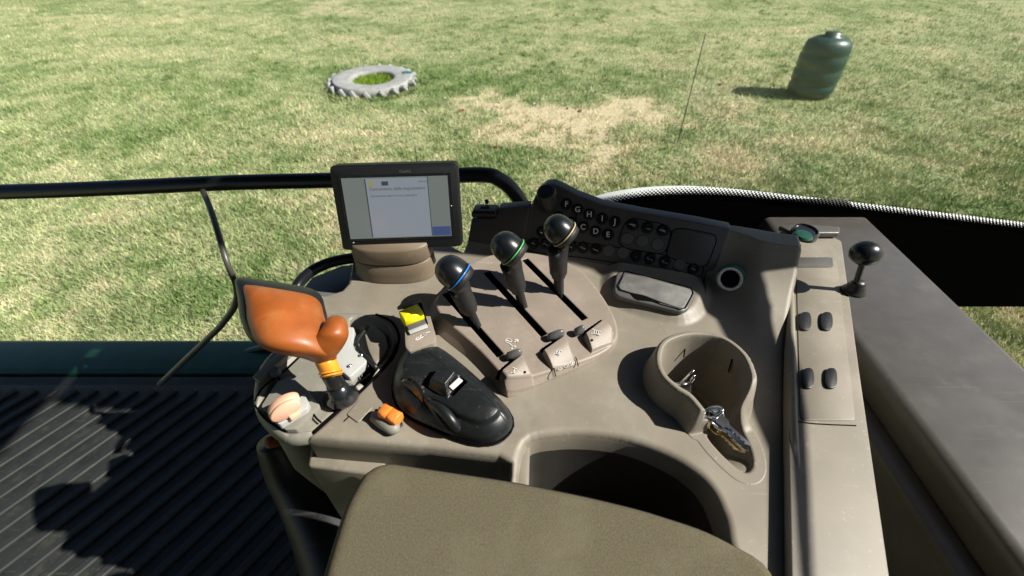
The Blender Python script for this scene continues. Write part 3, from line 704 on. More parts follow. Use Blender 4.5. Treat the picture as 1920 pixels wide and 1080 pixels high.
# small sliding limit stops and their marks
for i, (a, b) in enumerate((((952, 668), (976, 661)), ((1030, 632), (1055, 624)), ((1079, 623), (1094, 616)))):
    p0 = platep(*a, .006); p1 = platep(*b, .010); d = (p1-p0)
    w_ = Vector((-d.y, d.x, 0)).normalized()
    o = loft('limit_stop', [(p0-d*.15, w_*.002, ZUP*.002), (p0, w_*.0052, ZUP*.0045), (p0+d*.4, w_*.0052, ZUP*.006), (p0+d*.75, w_*.0045, ZUP*.007), (p1, w_*.0036, ZUP*.006), (p1+d*.12, w_*.001, ZUP*.002)], M_greyr, plate, n=16)
    o['label'] = ('dark limit stop at the block marked I', 'dark limit stop at the block marked II', 'dark limit stop at the block marked III')[i]
def plate_surf(px, py, dz=0.):
    h = .015
    for _ in range(12):
        p = P(px, py, h); hv = float(plate_fn(np.array([[p.x, p.x], [p.x, p.x]]), np.array([[p.y, p.y], [p.y, p.y]]))[0][0, 0]); h += .6*(hv-h)
    return P(px, py, h+dz)
def deckM(px, py, rot, dz=0., base=plate_surf):
    o = base(px, py, dz); r = math.radians(rot); x = Vector((math.cos(r), math.sin(r), 0)); y = Vector((-math.sin(r), math.cos(r), 0))
    return frame(o, x, y, ZUP)
for s_, (a, b), l in (('I', (964, 695), 0), ('II', (1046, 660), 1), ('III', (1118, 623), 2)):
    M = deckM(a, b, -16, .0006); hw = .0017*len(s_)
    hw *= .95; ln = [[(-hw-.001, .0038), (hw+.001, .0030)], [(-hw-.001, -.0038), (hw+.001, -.0030)]]
    for k in range(len(s_)): x = (k-(len(s_)-1)/2)*.0030; ln.append([(x*.95, -.0038), (x*.95, .0038)])
    strokes('numeral', M, ln, .0010, M_white, plate, .0005, label='white roman numeral '+s_)
for (a, b) in ((984, 698), (1110, 638)):
    place('screw_hole', lathe_me('screw_hole', [(.0017, 0), (.0017, .0006)], 12), M_hole, deckM(a, b, 0, .0002), plate)
M = deckM(953, 642, -50, .0003) @ Matrix.Scale(.92, 4)
strokes('lifting_symbol', M, [circ(-.002, .002, .0042, 10, 20, 340), [(.002, .000), (.010, .000)], [(.010, -.003), (.013, 0), (.010, .003)], [(-.004, .000), (.001, .0035)], [(.005, .007), (.005, .013)], [(.002, .010), (.005, .014), (.008, .010)], [(.012, .003), (.012, -.004)]], .0011, M_white, plate, .0004)
M = deckM(1060, 686, 24, .0006) @ Matrix.Scale(.66, 4)
strokes('implement_symbol', M, [[(-.016, -.003), (-.013, .002), (-.009, -.001), (-.006, .003)], [(-.015, -.004), (-.007, -.003)], circ(0, -.001, .0032, 8), circ(.0055, -.0025, .002, 8), [(-.002, .003), (.006, .004), (.006, 0)], [(.010, .002), (.013, -.003), (.016, .002)], [(.009, -.003), (.016, -.004)], [(-.011, .004), (.003, .006)], [(.010, .005), (.017, .005)]], .0009, M_white, plate, .0004)
tube('block_seam', [platep(1039, 690, .003), platep(1041, 702, .001), platep(1042, 706, -.001)], .0006, M_hole, plate, n=6, sm=0)
tube('block_seam', [platep(1079, 669, .003), platep(1083, 680, .001), platep(1084, 687, -.001)], .0006, M_hole, plate, n=6, sm=0)
# ---- front ledges under the console
def Q(px, py, h): return P(px, py, h)
slab('lower_ledge', [Q(574, 858, -.044)+Vector((0, .02, 0)), Q(720, 877, -.044)+Vector((0, .02, 0)), Q(720, 893, -.044), Q(576, 874, -.044)], Vector((0, 0, -.20)), M_shell, con, .004, 3)
# ---- lidded ash box
bxr = thing('storage_box', 'dusty grey lidded ash box set in the console below the button panel', 'ash box', P(1225, 548, 0))
def B(px, py, h): return P(px, py, h)
rimp = [(1155, 512), (1166, 507), (1302, 541), (1306, 551), (1292, 577), (1280, 583), (1264, 581), (1158, 555), (1151, 547), (1151, 538)]
slab('rim', rpoly([B(a, b, .0185) for a, b in rimp], .3, 3), Vector((0, 0, -.009)), M_greyr, bxr, .0035, 4)
lid = [(1172, 510), (1295, 541), (1298, 549), (1283, 576), (1275, 577), (1248, 569), (1226, 561), (1207, 553), (1182, 548), (1163, 542), (1159, 536)]
slab('lid', rpoly([B(a, b, .0200) for a, b in lid], .25, 2), Vector((0, 0, -.004)), M_greyl, bxr, .0012, 3)
tube('lid_gap', [B(a, b, .0191) for a, b in ((1172, 508), (1296, 539), (1300, 549), (1285, 578), (1275, 580), (1240, 571), (1182, 550), (1161, 544), (1157, 536), (1172, 508))], .0007, M_hole, bxr, n=6, sm=0)
slab('finger_recess', [B(a, b, .0194) for a, b in ((1180, 548), (1190, 559), (1198, 562), (1243, 568), (1252, 571), (1228, 562), (1208, 554))], Vector((0, 0, -.003)), M_hole, bxr, 0)
# ---- power socket
so = thing('power_socket', 'round chrome rimmed power socket with green collar on the right slope', 'socket', P(1370, 525, .03))
sp = pp(1368, 523, .023)
ax = (PN+Vector((-.1, 0, .1))).normalized(); SM = frame(sp, PU, ax.cross(PU).normalized(), ax)
place('collar', lathe_me('collar', [(.0195, -.012), (.0185, -.001), (.0165, .001)], 36), M_greensock, SM @ Matrix.Translation((.0028, .002, -.001)), so)
place('chrome_rim', lathe_me('chrome_rim', [(.0125, -.012), (.0125, .002), (.0135, .0045), (.0155, .005), (.0168, .0035), (.0168, -.006)], 36), M_silver, SM, so)
place('socket_hole', lathe_me('socket_hole', [(.0124, -.01), (.0124, .0032)], 30), M_hole, SM, so)

# ================================================================ control panel with buttons
cp = thing('button_panel', 'sloping charcoal control panel with round lettered buttons and a rotary knob', 'control panel', PO)
ext = PB*LIP
Aout = [(873, 478), (879, 440), (884, 411), (928, 409), (934, 391), (992, 387), (985, 440), (981, 479)]
slab('blank_section', [pp(a, b, -.001) for a, b in Aout], ext, M_panel, cp, .0016, 2)
Bout = [(985, 477), (990, 430), (999, 378), (1010, 356), (1022, 347), (1036, 345), (1050, 350), (1080, 366), (1130, 385), (1200, 399), (1300, 416), (1370, 430), (1360, 460), (1331, 532), (1240, 518), (1100, 495)]
slab('button_section', [pp(a, b, 0) for a, b in Bout], ext, M_panel, cp, .0022, 3)
def pgroove(name, pts, r=.0007, m_=None, closed=True, off=.0002):
    q_ = [pp(a, b, off) for a, b in pts]
    if closed: q_ = rpoly(q_, .3, 4); q_.append(q_[0])
    tube(name, q_, r, m_ or M_hole, cp, n=6, sm=0)
slab('blank_cover', rpoly([pp(a, b, -.0004) for a, b in ((1264, 427), (1340, 441), (1342, 452), (1325, 497), (1312, 499), (1250, 480), (1253, 462))], .25, 3), PN*.0016, M_panel, cp, .0008, 2)
pgroove('cover_groove', ((1263, 425), (1341, 439), (1344, 452), (1326, 499), (1312, 501), (1248, 481), (1252, 462)), .0006)
pgroove('section_groove', ((1176, 406), (1262, 424), (1248, 480), (1155, 462)), .0006)
pgroove('section_groove', ((990, 444), (1150, 462), (1310, 488), (1320, 505), (1312, 520), (1240, 507), (1100, 484), (986, 472)), .0006)
btm = lathe_me('button', [(.0082, -.003), (.0082, .0010), (.0076, .0021), (.0066, .0024), (.0045, .0019), (.001, .0017)], 24)
blm = lathe_me('blank_plug', [(.0088, -.003), (.0088, .0004), (.0080, .0010), (.001, .0012)], 24)
well = lathe_me('well', [(.0094, -.002), (.0094, .0004), (.0086, .0005)], 24)
def bM(px, py, off=0.): return frame(pp(px, py, off), PU, PV, PN)
letters = {'F': (1062, 383), 'G': (1083, 393), 'H': (1105, 402), 'I': (1129, 410), 'J': (1153, 416), 'A': (1047, 407), 'B': (1071, 417), 'C': (1093, 426), 'D': (1117, 434), 'E': (1140, 440)}
btm.materials.append(M_gloss); blm.materials.append(M_blank); well.materials.append(M_black)
ROT = Matrix.Rotation(math.radians(8), 4, 'Z')
for ch, (a, b) in letters.items():
    bt = place('button', btm, None, bM(a, b), cp, label='round black button marked '+ch)
    place('button_ring', well, None, bM(a, b), cp)
    place('letter', text_me(ch, .0118, .0002, bold=.00022), M_white, bM(a, b, .0024) @ ROT, bt)
sy = {}
s1 = .0011
def S(k):
    c = lambda *a: circ(*[v*.001 for v in a[:3]], *a[3:])
    L_ = lambda *p: [(x*.001, y*.001) for x, y in p]
    D = {
     'drop': [c(0, -.3, 2.3, 10), L_((-1.5, 1.5), (0, 3.6), (1.5, 1.5))],
     'ring': [c(0, 0, 2.7, 12)],
     'warn': [L_((-3, -2.5), (3, -2.5)), L_((0, -1), (0, 3)), L_((2, 0), (2, 3))],
     'flow': [L_((-3.5, 2), (-1, 3), (1, 1.5), (3.5, 2.5)), L_((-3.5, -.3), (-1, .7), (1, -.8), (3.5, .2)), L_((-3.5, -2.8), (-1, -1.6), (1, -3), (3.5, -2))],
     'gear': [c(0, 0, 1.8, 8), L_((-4, 0), (-2, 0)), L_((2, 0), (4, 0)), L_((-2.5, -2.5), (-2.5, 2.5)), L_((2.5, -2.5), (2.5, 2.5)), L_((0, -1.8), (0, 1.8))],
     'auto': [c(2, 2.2, 1.7, 8), L_((-3.5, 1), (-.5, 2.6)), L_((-2, 3), (0, 1)), L_((-3, -3.2), (-2, -1), (-1, -3.2)), L_((0, -1), (0, -3.2), (1.3, -3.2), (1.3, -1)), L_((2.3, -1), (4, -1)), L_((3.1, -1), (3.1, -3.2))],
     'turn': [L_((-4, -.8), (-1, -.8), (1, 1.4), (3, 1.8)), c(2.4, -.3, 2, 10), L_((-2.5, .6), (-1, -.8), (-2.5, -2))],
     'cam': [L_((-3, -2.2), (3, -2.2), (3, 2.2), (-3, 2.2), (-3, -2.2)), c(0, 0, 3.9, 10, 40, 140), c(0, 0, 3.9, 10, 220, 320), c(0, 0, 1.2, 6)],
     'lamp': [c(1.5, -.3, 2.2, 10), L_((-1.2, -1.8), (-3.6, -2.2)), L_((-1.2, 0), (-3.6, .4)), L_((-1.6, 1.6), (-3.2, 3))],
     'work': [L_((-2.5, -3), (2.5, -3), (2.5, -1), (-2.5, -1), (-2.5, -3)), L_((-2, 0), (-.5, 1.5)), L_((2, 0), (.5, 1.5)), L_((-2.6, 2.5), (2.6, 2.5)), L_((0, -1), (0, 3.2))],
     'tri': [L_((-2.6, -2), (2.6, -2), (0, 2.8), (-2.6, -2))],
     'arrow': [L_((0, -2.5), (0, 2.5)), L_((-1, 1), (0, 3), (1, 1))]}
    return D[k]
for (k, a, b, lab, mm) in (('drop', 1001, 456, 'an open drop sign', M_grey), ('ring', 1023, 457, 'a white ring', M_grey), ('warn', 1070, 462, 'an exclamation bar sign', M_grey), ('flow', 1093, 464, 'a double wave sign', M_grey), ('gear', 1117, 467, 'a gear sign', M_grey),
      ('auto', 1186, 421, 'an AUTO implement sign', M_grey), ('turn', 1214, 427, 'a turning sign', M_grey), ('cam', 1243, 432, 'a framed disc sign', M_grey), ('lamp', 1219, 485, 'a beam lamp sign', M_grey), ('lamp', 1247, 491, 'a beam lamp sign', M_grey),
      ('work', 1301, 504, 'a work lamp sign', M_grey), ('tri', 1193, 480, 'a faint dark triangle', M_dimp), ('arrow', 1016, 435, 'a white arrow', M_white)):
    bt = place('button', btm, None, bM(a, b), cp, label='round black button with '+lab)
    place('button_ring', well, None, bM(a, b), cp)
    strokes('symbol', bM(a, b, .0024) @ ROT @ Matrix.Scale(1.25, 4), S(k), .00095, mm, bt)
for (a, b) in ((1176, 447), (1204, 452), (1233, 458), (1141, 470), (1168, 474), (1274, 497)):
    place('blank_plug', blm, None, bM(a, b), cp); place('button_ring', well, None, bM(a, b), cp)
place('indicator_light', lathe_me('indicator_light', [(.0011, 0), (.0011, .0006)], 10), mat('red_lens', (.5, .03, .05), .3), bM(1235, 420, .0003), cp)
for (a, b) in ((1080, 408), (1126, 420)): place('indicator_light', lathe_me('indicator_light', [(.0012, 0), (.0012, .0006)], 10), M_hole, bM(a, b, .0003), cp)
ka = (PN*.5+ZUP*.75-PU*.15).normalized(); kx = (PU-ka*PU.dot(ka)).normalized()
kn = place('rotary_knob', lathe_me('rotary_knob', [(.0165, -.012), (.0165, .004), (.0155, .006), (.0152, .020), (.0142, .0225), (.012, .0232), (.0112, .0226), (.001, .0226)], 40), M_black, frame(pp(1028, 376, .0), kx, ka.cross(kx), ka), cp)
# ---- small toggle switch box beside the panel
ts = thing('toggle_switch', 'small black toggle switch box standing left of the sloping panel behind the display', 'switch', P(905, 410, .05))
q0 = pp(884, 410, 0); q1 = pp(930, 411, 0); uu = (q1-q0).normalized(); vv = ZUP.cross(uu)
slab('switch_base', [q0+ZUP*.002, q1+ZUP*.002, q1+ZUP*.002+vv*.026, q0+ZUP*.002+vv*.026], ZUP*.010, M_black, ts, .0025, 3)
slab('switch_frame', [q0+uu*.003+vv*.003+ZUP*.0122, q1-uu*.003+vv*.003+ZUP*.0122, q1-uu*.004+vv*.023+ZUP*.0122, q0+uu*.004+vv*.023+ZUP*.0122], ZUP*.002, M_greyr, ts, .001, 2)
mc = (q0+q1)/2+vv*.013+ZUP*.014
loft('rocker', [(mc-uu*.009, vv*.004, ZUP*.001), (mc-uu*.006, vv*.005, ZUP*.003), (mc, vv*.005, ZUP*.0015), (mc+uu*.006, vv*.005, ZUP*.0035), (mc+uu*.009, vv*.004, ZUP*.001)], M_black, ts, n=12)
slab('toggle_tab', [mc+vv*.010-uu*.003, mc+vv*.010+uu*.003, mc+vv*.013+uu*.003, mc+vv*.013-uu*.003], ZUP*.008, M_black, ts, .0008, 1)

# ================================================================ levers
def unit(v): return v.normalized()
def lever(B0, T0, lng, ringm, label, sc=1.08, nod=None):
    """B0 foot in the slot, T0 middle of the knob, lng direction of the knob's long axis"""
    t = thing('control_lever', label, 'lever', B0, 'tall black levers in the slotted plate')
    ax_ = unit(T0-B0); L_ = (T0-B0).length
    toc = unit(Vector((0, 0, CAMZ))-T0)
    nd = unit(nod or Vector((-.70, .22, .56)))
    sx = unit(Vector((1, 0, 0))-ax_*ax_.x); sy_ = ax_.cross(sx)
    sd = unit(Vector((.64, -.77, 0))); sd = unit(sd-ax_*sd.dot(ax_)); sn = ax_.cross(sd)
    loft('shaft', [(B0-ax_*.03, sd*.007, sn*.0042, 5), (B0, sd*.0072, sn*.0042, 5), (B0+ax_*L_*.25, sd*.0072, sn*.0046, 5), (B0+ax_*L_*.34, sd*.0070, sn*.0065, 3)], M_black, t, n=20)
    r = lambda f_, a: (B0+ax_*L_*f_, sx*a*sc, sy_*a*sc)
    hd = T0-nd*.0125*sc; lx = unit(lng-nd*lng.dot(nd)); ly = nd.cross(lx)
    grip = loft('grip', [r(.24, .0070), r(.26, .0088), r(.31, .0096), r(.33, .0112), r(.46, .0117), r(.60, .0122), (B0+ax_*L_*.72, sx*.0134*sc, sy_*.0130*sc), (B0+ax_*L_*.74*.5+(hd-nd*.016)*.5-ax_*0+(B0+ax_*L_*.74-B0)*0+B0*-.0, lx*.0150*sc, ly*.0140*sc) if 0 else ((B0+ax_*L_*.72).lerp(hd-nd*.010, .5), lx*.0158*sc, ly*.0148*sc), (hd-nd*.008, lx*.0184*sc, ly*.0164*sc), (hd-nd*.003, lx*.0200*sc, ly*.0174*sc), (hd, lx*.0205*sc, ly*.0178*sc)], M_grip, t, n=32)
    tube('collar', [B0+ax_*L_*.315+(sx*math.cos(a)+sy_*math.sin(a))*.0097*sc for a in np.linspace(0, 2*math.pi, 24, endpoint=False)], .0008, M_black, t, n=6, sm=0, closed=True)
    tube('coloured_ring', [hd+nd*.0012+lx*.0211*sc*math.cos(a)+ly*.0182*sc*math.sin(a) for a in np.linspace(0, 2*math.pi, 48, endpoint=False)], .0009, ringm, t, n=10, sm=0, closed=True)
    K = []
    for f_, a in ((0, .985), (.12, 1.0), (.3, 1.0), (.5, .955), (.68, .86), (.82, .70), (.92, .49), (.98, .25), (1., .03)):
        K.append((hd+nd*(.0022+f_*.0275*sc)+lx*(.0015*f_), lx*.0208*sc*a, ly*.0178*sc*a))
    loft('knob', K, M_knob, t, n=40)
    return t
RB, RG, RY = ring_mat('blue_ring', (.02, .22, .75)), ring_mat('green_ring_print', (.10, .50, .14)), ring_mat('cream_ring', (.55, .47, .26))
lng = Vector((.55, -.75, 0))
lever(platep(893, 607, .0), P(845, 507, .108), lng, RB, 'tall black lever whose knob has a blue ring, leftmost of three')
lever(platep(980, 572, .0), P(948, 461, .112), lng, RG, 'tall black lever whose knob has a green ring, middle of three')
lever(platep(1048, 548, .0), P(1045, 428, .115), lng, RY, 'tall black lever whose knob has a pale cream ring, rightmost of three')

# ================================================================ display on its pedestal
mo = thing('display_monitor', 'black framed touch screen display standing on a brown pedestal', 'monitor', P(750, 530, 0))
cor = [P(640, 471, .052), P(865, 463, .052)]
TLc, TRc = PY(618, 311, cor[0].y+.040), PY(860, 305, cor[1].y+.040)
BLc, BRc = cor
e1 = ((BRc-BLc)+(TRc-TLc)).normalized(); e2 = ((TLc-BLc)+(TRc-BRc)); e2 = (e2-e1*e2.dot(e1)).normalized(); e3 = e1.cross(e2)
mcx = (BLc+BRc+TLc+TRc)/4
MW = ((BRc-BLc).length+(TRc-TLc).length)/2; MH = ((TLc-BLc).length+(TRc-BRc).length)/2
MM = frame(mcx, e1, e2, e3)
def mpt(x, y, z=0.): return MM @ Vector((x*MW/2, y*MH/2, z))
def mproj(px, py, z=0.):
    p = PPL(px, py, mcx+e3*z, e3); d = p-mcx; return d.dot(e1)*2/MW, d.dot(e2)*2/MH
slab('housing', rpoly([mpt(-1, -1, -.004), mpt(1, -1, -.004), mpt(1, 1, -.004), mpt(-1, 1, -.004)], .05, 4), -e3*.024, M_bez, mo, .003, 3)
slab('bezel', rpoly([mpt(-.992, -.985, -.0035), mpt(.985, -.985, -.0035), mpt(.985, .955, -.0035), mpt(-.992, .955, -.0035)], .05, 4), e3*.0035, M_bez, mo, .0015, 2)
S0 = mproj(656, 449), mproj(846, 441), mproj(840, 331), mproj(641, 332)
sx0 = (S0[0][0]+S0[3][0])/2; sx1 = (S0[1][0]+S0[2][0])/2; sy0 = (S0[0][1]+S0[1][1])/2; sy1 = (S0[2][1]+S0[3][1])/2
def emat(n, c, s):
    m = bpy.data.materials.new(n); m.use_nodes = True; b = m.node_tree.nodes['Principled BSDF']; b.inputs['Base Color'].default_value = (.03, .03, .035, 1); b.inputs['Roughness'].default_value = .18
    b.inputs['Emission Color'].default_value = (*c, 1); b.inputs['Emission Strength'].default_value = s; return m
E_bg = emat('screen_side', (.36, .42, .38), .22); E_pg = emat('screen_page', (.50, .56, .63), .25); E_bl = emat('screen_blue', (.07, .14, .42), .22); E_dk = emat('screen_dark', (.05, .10, .11), .2); E_tx = emat('screen_text', (.10, .12, .15), .2); E_ye = emat('screen_yellow', (.45, .42, .10), .35)
slab('screen_mask', [mpt(sx0-.05, sy0-.06, .0002), mpt(sx1+.05, sy0-.06, .0002), mpt(sx1+.05, sy1+.06, .0002), mpt(sx0-.05, sy1+.06, .0002)], e3*.0004, M_gloss, mo, 0)
scr = slab('screen', [mpt(sx0, sy0, .0008), mpt(sx1, sy0, .0008), mpt(sx1, sy1, .0008), mpt(sx0, sy1, .0008)], e3*.0003, E_bg, mo, 0)
def sl(f0, g0, f1, g1, z, m_, nm):
    X0, X1 = sx0+(sx1-sx0)*f0, sx0+(sx1-sx0)*f1; Y0, Y1 = sy1+(sy0-sy1)*g0, sy1+(sy0-sy1)*g1
    return slab(nm, [mpt(X0, Y1, z), mpt(X1, Y1, z), mpt(X1, Y0, z), mpt(X0, Y0, z)], e3*.0002, m_, scr, 0)
sl(.215, .02, .225, .98, .00115, E_dk, 'divider'); sl(.805, 0, .812, .98, .00115, E_dk, 'divider')
sl(.226, .02, .804, .985, .00115, E_pg, 'page'); sl(.815, .83, .995, .985, .00115, E_bl, 'blue_bar')
sl(.372, .065, .435, .13, .0014, E_dk, 'dark_icon')
def spt(f_, g_, z=.0014): return frame(mpt(sx0+(sx1-sx0)*f_, sy1+(sy0-sy1)*g_, z), e1, e2, e3)
SWm = (sx1-sx0)*MW/2
strokes('plant_icon', spt(.275, .10), [circ(0, .001, .003, 8), [(0, -.004), (0, .004)], [(-.003, -.001), (0, -.003), (.003, -.001)], [(-.002, .002), (.002, .002)]], .0013, E_ye, scr, .0002)
def stext(s, f_, g_, size, m_=E_tx, al='LEFT', nm='screen_text', M=None, par=None):
    place(nm, text_me(s, size, .0001, al), m_, M or spt(f_, g_), par or scr)
stext('Caricamento delle impostazioni', .25, .185, .0060); stext('Caricamento dati in corso, attendere', .25, .295, .0043); stext('Monitor', .725, .08, .0036)
place('maker_name', text_me('CLAAS', .0052, .0001), mat('maker_grey', (.13, .14, .14), .5, bump=0), frame(mpt(.17, .835, .0003), e1, e2, e3), mo)
place('light_sensor', lathe_me('light_sensor', [(.0011, 0), (.0011, .0006)], 10), M_grey, frame(mpt(-.80, -.80, .0002), e1, e2, e3), mo)
place('light_sensor', lathe_me('light_sensor', [(.0009, 0), (.0009, .0006)], 10), M_silver, frame(mpt(sx1+.03, .02, .0006), e1, e2, e3), mo)
# pedestal: two rounded collars
pc = P(742, 512, .0); 
def psec(h, wx, wy, cxp=0.): return (Vector((pc.x+cxp, pc.y+.012, Z0+h)), Vector((wx, 0, 0)), Vector((0, wy, 0)), 2.6)
loft('lower_collar', [psec(-.01, .066, .040), psec(.004, .0615, .037), psec(.012, .0605, .036), psec(.030, .0595, .0345), psec(.0315, .058, .033)], M_ped, mo, n=48)
loft('upper_collar', [psec(.0315, .0570, .0325), psec(.0335, .0595, .0348), psec(.0345, .0600, .0352), psec(.0560, .0600, .0350), psec(.060, .058, .033)], M_ped, mo, n=48)
# ---- black curved tray behind the pedestal
bt_ = thing('curved_tray', 'black curved plastic tray between the orange joystick and the display pedestal', 'tray', P(610, 520, 0))
tube('tray_rail', [P(550, 560, -.02), P(560, 532, -.01), P(585, 508, .0), (P(620, 492, .004)), P(660, 484, .006), P(690, 482, .006)], .0085, M_tube, bt_)
slab('tray_floor', [P(556, 556, -.03), P(585, 520, -.03), P(640, 498, -.03), P(690, 492, -.03), P(690, 560, -.03), P(600, 580, -.03)], ZUP*-.01, M_podd, bt_, .002)
# ================================================================ yellow rocker switch
yt = thing('yellow_switch', 'yellow rocker switch in a taupe housing left of the lever plate', 'switch', P(785, 610, 0))
hs = [(757, 575), (795, 563), (803, 580), (818, 632), (814, 642), (768, 660), (760, 650)]
slab('housing', rpoly([P(a, b, .040) for a, b in hs], .15, 3), ZUP*-.04, M_plate, yt, .003, 3)
def YS(px, py, h): return P(px, py, h+.028)
slab('recess', [YS(757, 577, .0125), YS(789, 565, .0125), YS(803, 608, .0125), YS(769, 622, .0125)], ZUP*.0006, M_hole, yt, 0)
a_, b_ = YS(753, 592, .016), YS(787, 578, .016); u_ = (b_-a_).normalized(); v_ = ZUP.cross(u_)
yc = YS(773, 596, .013)
loft('yellow_rocker', [(yc-u_*.0125+ZUP*.003, v_*-.0095, ZUP*.008, 5), (yc-u_*.0118+ZUP*.003, v_*-.0102, ZUP*.0088, 5), (yc+u_*.0118+ZUP*.003, v_*-.0102, ZUP*.0088, 5), (yc+u_*.0125+ZUP*.003, v_*-.0095, ZUP*.008, 5)], M_yellow, yt, n=24)
slab('grey_bar', [YS(763, 613, .014), YS(796, 600, .014), YS(800, 609, .014), YS(767, 622, .014)], ZUP*.003, M_greyr, yt, .001, 2)
slab('clear_bar', [YS(765, 621, .014), YS(800, 608, .014), YS(803, 615, .014), YS(769, 628, .014)], ZUP*.002, M_podl, yt, .0008, 2)
strokes('implement_symbol', frame(YS(791, 630, .0123), u_, v_, ZUP), [[(-.009, -.002), (-.006, .001), (-.003, -.001), (0, .002)], circ(.004, .001, .0018, 8), [(.007, .002), (.011, .001)], [(-.008, -.003), (.001, -.002)]], .0011, M_white, yt, .0003)
slab('rear_cover', [YS(745, 582, .013), YS(757, 572, .013), YS(787, 562, .013), YS(790, 568, .013), YS(757, 580, .013)], ZUP*.006, M_pod, yt, .001, 2)

# ================================================================ left control pod
pod = thing('control_pod', 'rounded taupe control pod at the left end of the console carrying the orange joystick', 'control pod', P(610, 710, -.02))
PODp = hpx(((474, 718), (487, 682), (520, 645), (560, 610), (600, 590), (650, 583), (700, 588), (732, 606), (745, 632), (740, 658), (722, 686), (690, 718), (640, 765), (594, 808), (566, 822), (530, 822), (498, 800), (474, 764)), .0, 5)
DIP = hpx(((655, 600), (690, 596), (722, 612), (736, 640), (728, 668), (700, 700), (672, 722), (655, 705), (660, 650)), .0, 4)
tr1 = [P(*a) for a in ((505, 712), (585, 640), (622, 668), (648, 760), (594, 806), (540, 816), (480, 765))]
WEL = [P(*a) for a in ((664, 690), (690, 668), (708, 690), (684, 722), (672, 716))]
def pod_fn(X, Y):
    d = -sdp(X, Y, PODp); H = np.full(X.shape, .002)
    e = -sdp(X, Y, DIP); H = H-.010*ss(-.002, .010, e)
    t1 = -sdp(X, Y, tr1); H = H-.0035*ss(0, .002, t1)*(1-ss(.004, .006, t1))*0-.004*ss(-.001, .0015, t1)
    w1 = -sdp(X, Y, WEL); H = H-.03*ss(-.001, .002, w1)
    H = H-rnd(np.clip(d, 0, 1), .010)
    mi = np.where(w1 > .001, 1, 0)
    return H, np.ones(X.shape, bool), mi, d
a0 = min(p.x for p in PODp)-.015; a1 = max(p.x for p in PODp)+.015; b0 = min(p.y for p in PODp)-.015; b1 = max(p.y for p in PODp)+.015
hfield('pod_shell', (a0, a1, b0, b1), .0012, pod_fn, [M_pod, M_hole], pod)
skirt('pod_wall', dens(PODp), [(0, -.0078), (.0008, -.012), (-.002, -.018), (-.014, -.026), (-.035, -.06)], M_pod, pod)
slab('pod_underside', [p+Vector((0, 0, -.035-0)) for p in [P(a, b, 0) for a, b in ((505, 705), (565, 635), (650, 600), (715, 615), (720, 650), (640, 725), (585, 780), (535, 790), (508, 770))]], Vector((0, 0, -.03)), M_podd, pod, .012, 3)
# pale facet and raised blocks
slab('pale_cover', rpoly([P(a, b, .010) for a, b in ((606, 618), (664, 612), (662, 648), (690, 676), (655, 708), (634, 690), (604, 646))], .12, 2), Vector((0, 0, -.012)), M_podl, pod, .002, 3)
slab('side_cover', rpoly([P(a, b, .004) for a, b in ((697, 607), (722, 628), (728, 652), (704, 684), (690, 655), (682, 620))], .2, 2), Vector((0, 0, -.012)), M_shell, pod, .002, 3)
slab('edge_strip', rpoly([P(a, b, .010) for a, b in ((472, 706), (528, 655), (542, 662), (486, 712))], .1, 2), Vector((0, 0, -.03)), M_shell, pod, .003, 3)
slab('corner_cover', rpoly([P(a, b, .006) for a, b in ((489, 762), (520, 715), (545, 705), (575, 730), (600, 760), (556, 805), (535, 806))], .08, 2), Vector((0, 0, -.010)), M_pod, pod, .0015, 2)
for ln in (((478, 752), (492, 728), (540, 690), (586, 645)), ((505, 690), (530, 718), (546, 738)), ((478, 760), (498, 786), (530, 806), (540, 808)), ((556, 722), (575, 752), (590, 780), (602, 792)), ((600, 660), (640, 720), (672, 738)), ((640, 745), (694, 700))):
    tube('seam', [P(a, b, .0025) for a, b in ln], .0011, M_hole, pod, n=6)
tube('gap_line', [P(a, b, -.001) for a, b in ((588, 812), (640, 766), (690, 722), (728, 680), (744, 652), (748, 630), (735, 605), (705, 590))], .0021, M_hole, pod, n=8)
tube('raised_fin', [P(690, 612, .008), P(668, 646, .010), P(690, 672, .010), P(706, 690, .008)], .0026, M_black, pod, n=10, sm=3)
for (a, b) in ((678, 668), (657, 688)): place('bright_stud', lathe_me('bright_stud', [(.0028, 0), (.0026, .003), (.0012, .0045), (.0002, .005)], 14), M_chrome, Matrix.Translation(P(a, b, .009)), pod)
place('grey_button', lathe_me('grey_button', [(.007, 0), (.0068, .004), (.005, .006), (.0005, .0062)], 18), M_podd, Matrix.Translation(P(517, 700, .004)), pod)
# support column under the pod
colm = thing('pod_support', 'tapered taupe support neck under the left pod above a dark base', 'support', P(560, 850, -.15))
cb = P(556, 838, -.06)
loft('neck', [(cb+Vector((0, .03, .03)), (.034, 0, 0), (0, .03, 0)), (cb+Vector((.002, .02, -.05)), (.030, 0, 0), (0, .03, 0)), (cb+Vector((.012, .02, -.13)), (.022, 0, 0), (0, .024, 0)), (cb+Vector((.014, .02, -.16)), (.018, 0, 0), (0, .02, 0))], M_shell, colm, n=36)
lb = [P(510, 826, -.12), P(540, 880, -.17), P(585, 940, -.21), P(640, 1040, -.25), P(680, 1180, -.3)]
tube('dark_boot', lb, lambda f_: .020+.045*f_, M_black, colm, n=24)
tube('dark_boot', [P(578, 880, -.2), P(600, 930, -.24), P(620, 1000, -.30), P(640, 1090, -.4)], .055, M_black, colm, n=24)
place('orange_catch', lathe_me('orange_catch', [(.008, -.01), (.008, .008), (.004, .010)], 14), M_orange, Matrix.Translation(P(512, 828, -.10)) @ Matrix.Rotation(.6, 4, 'X'), colm)

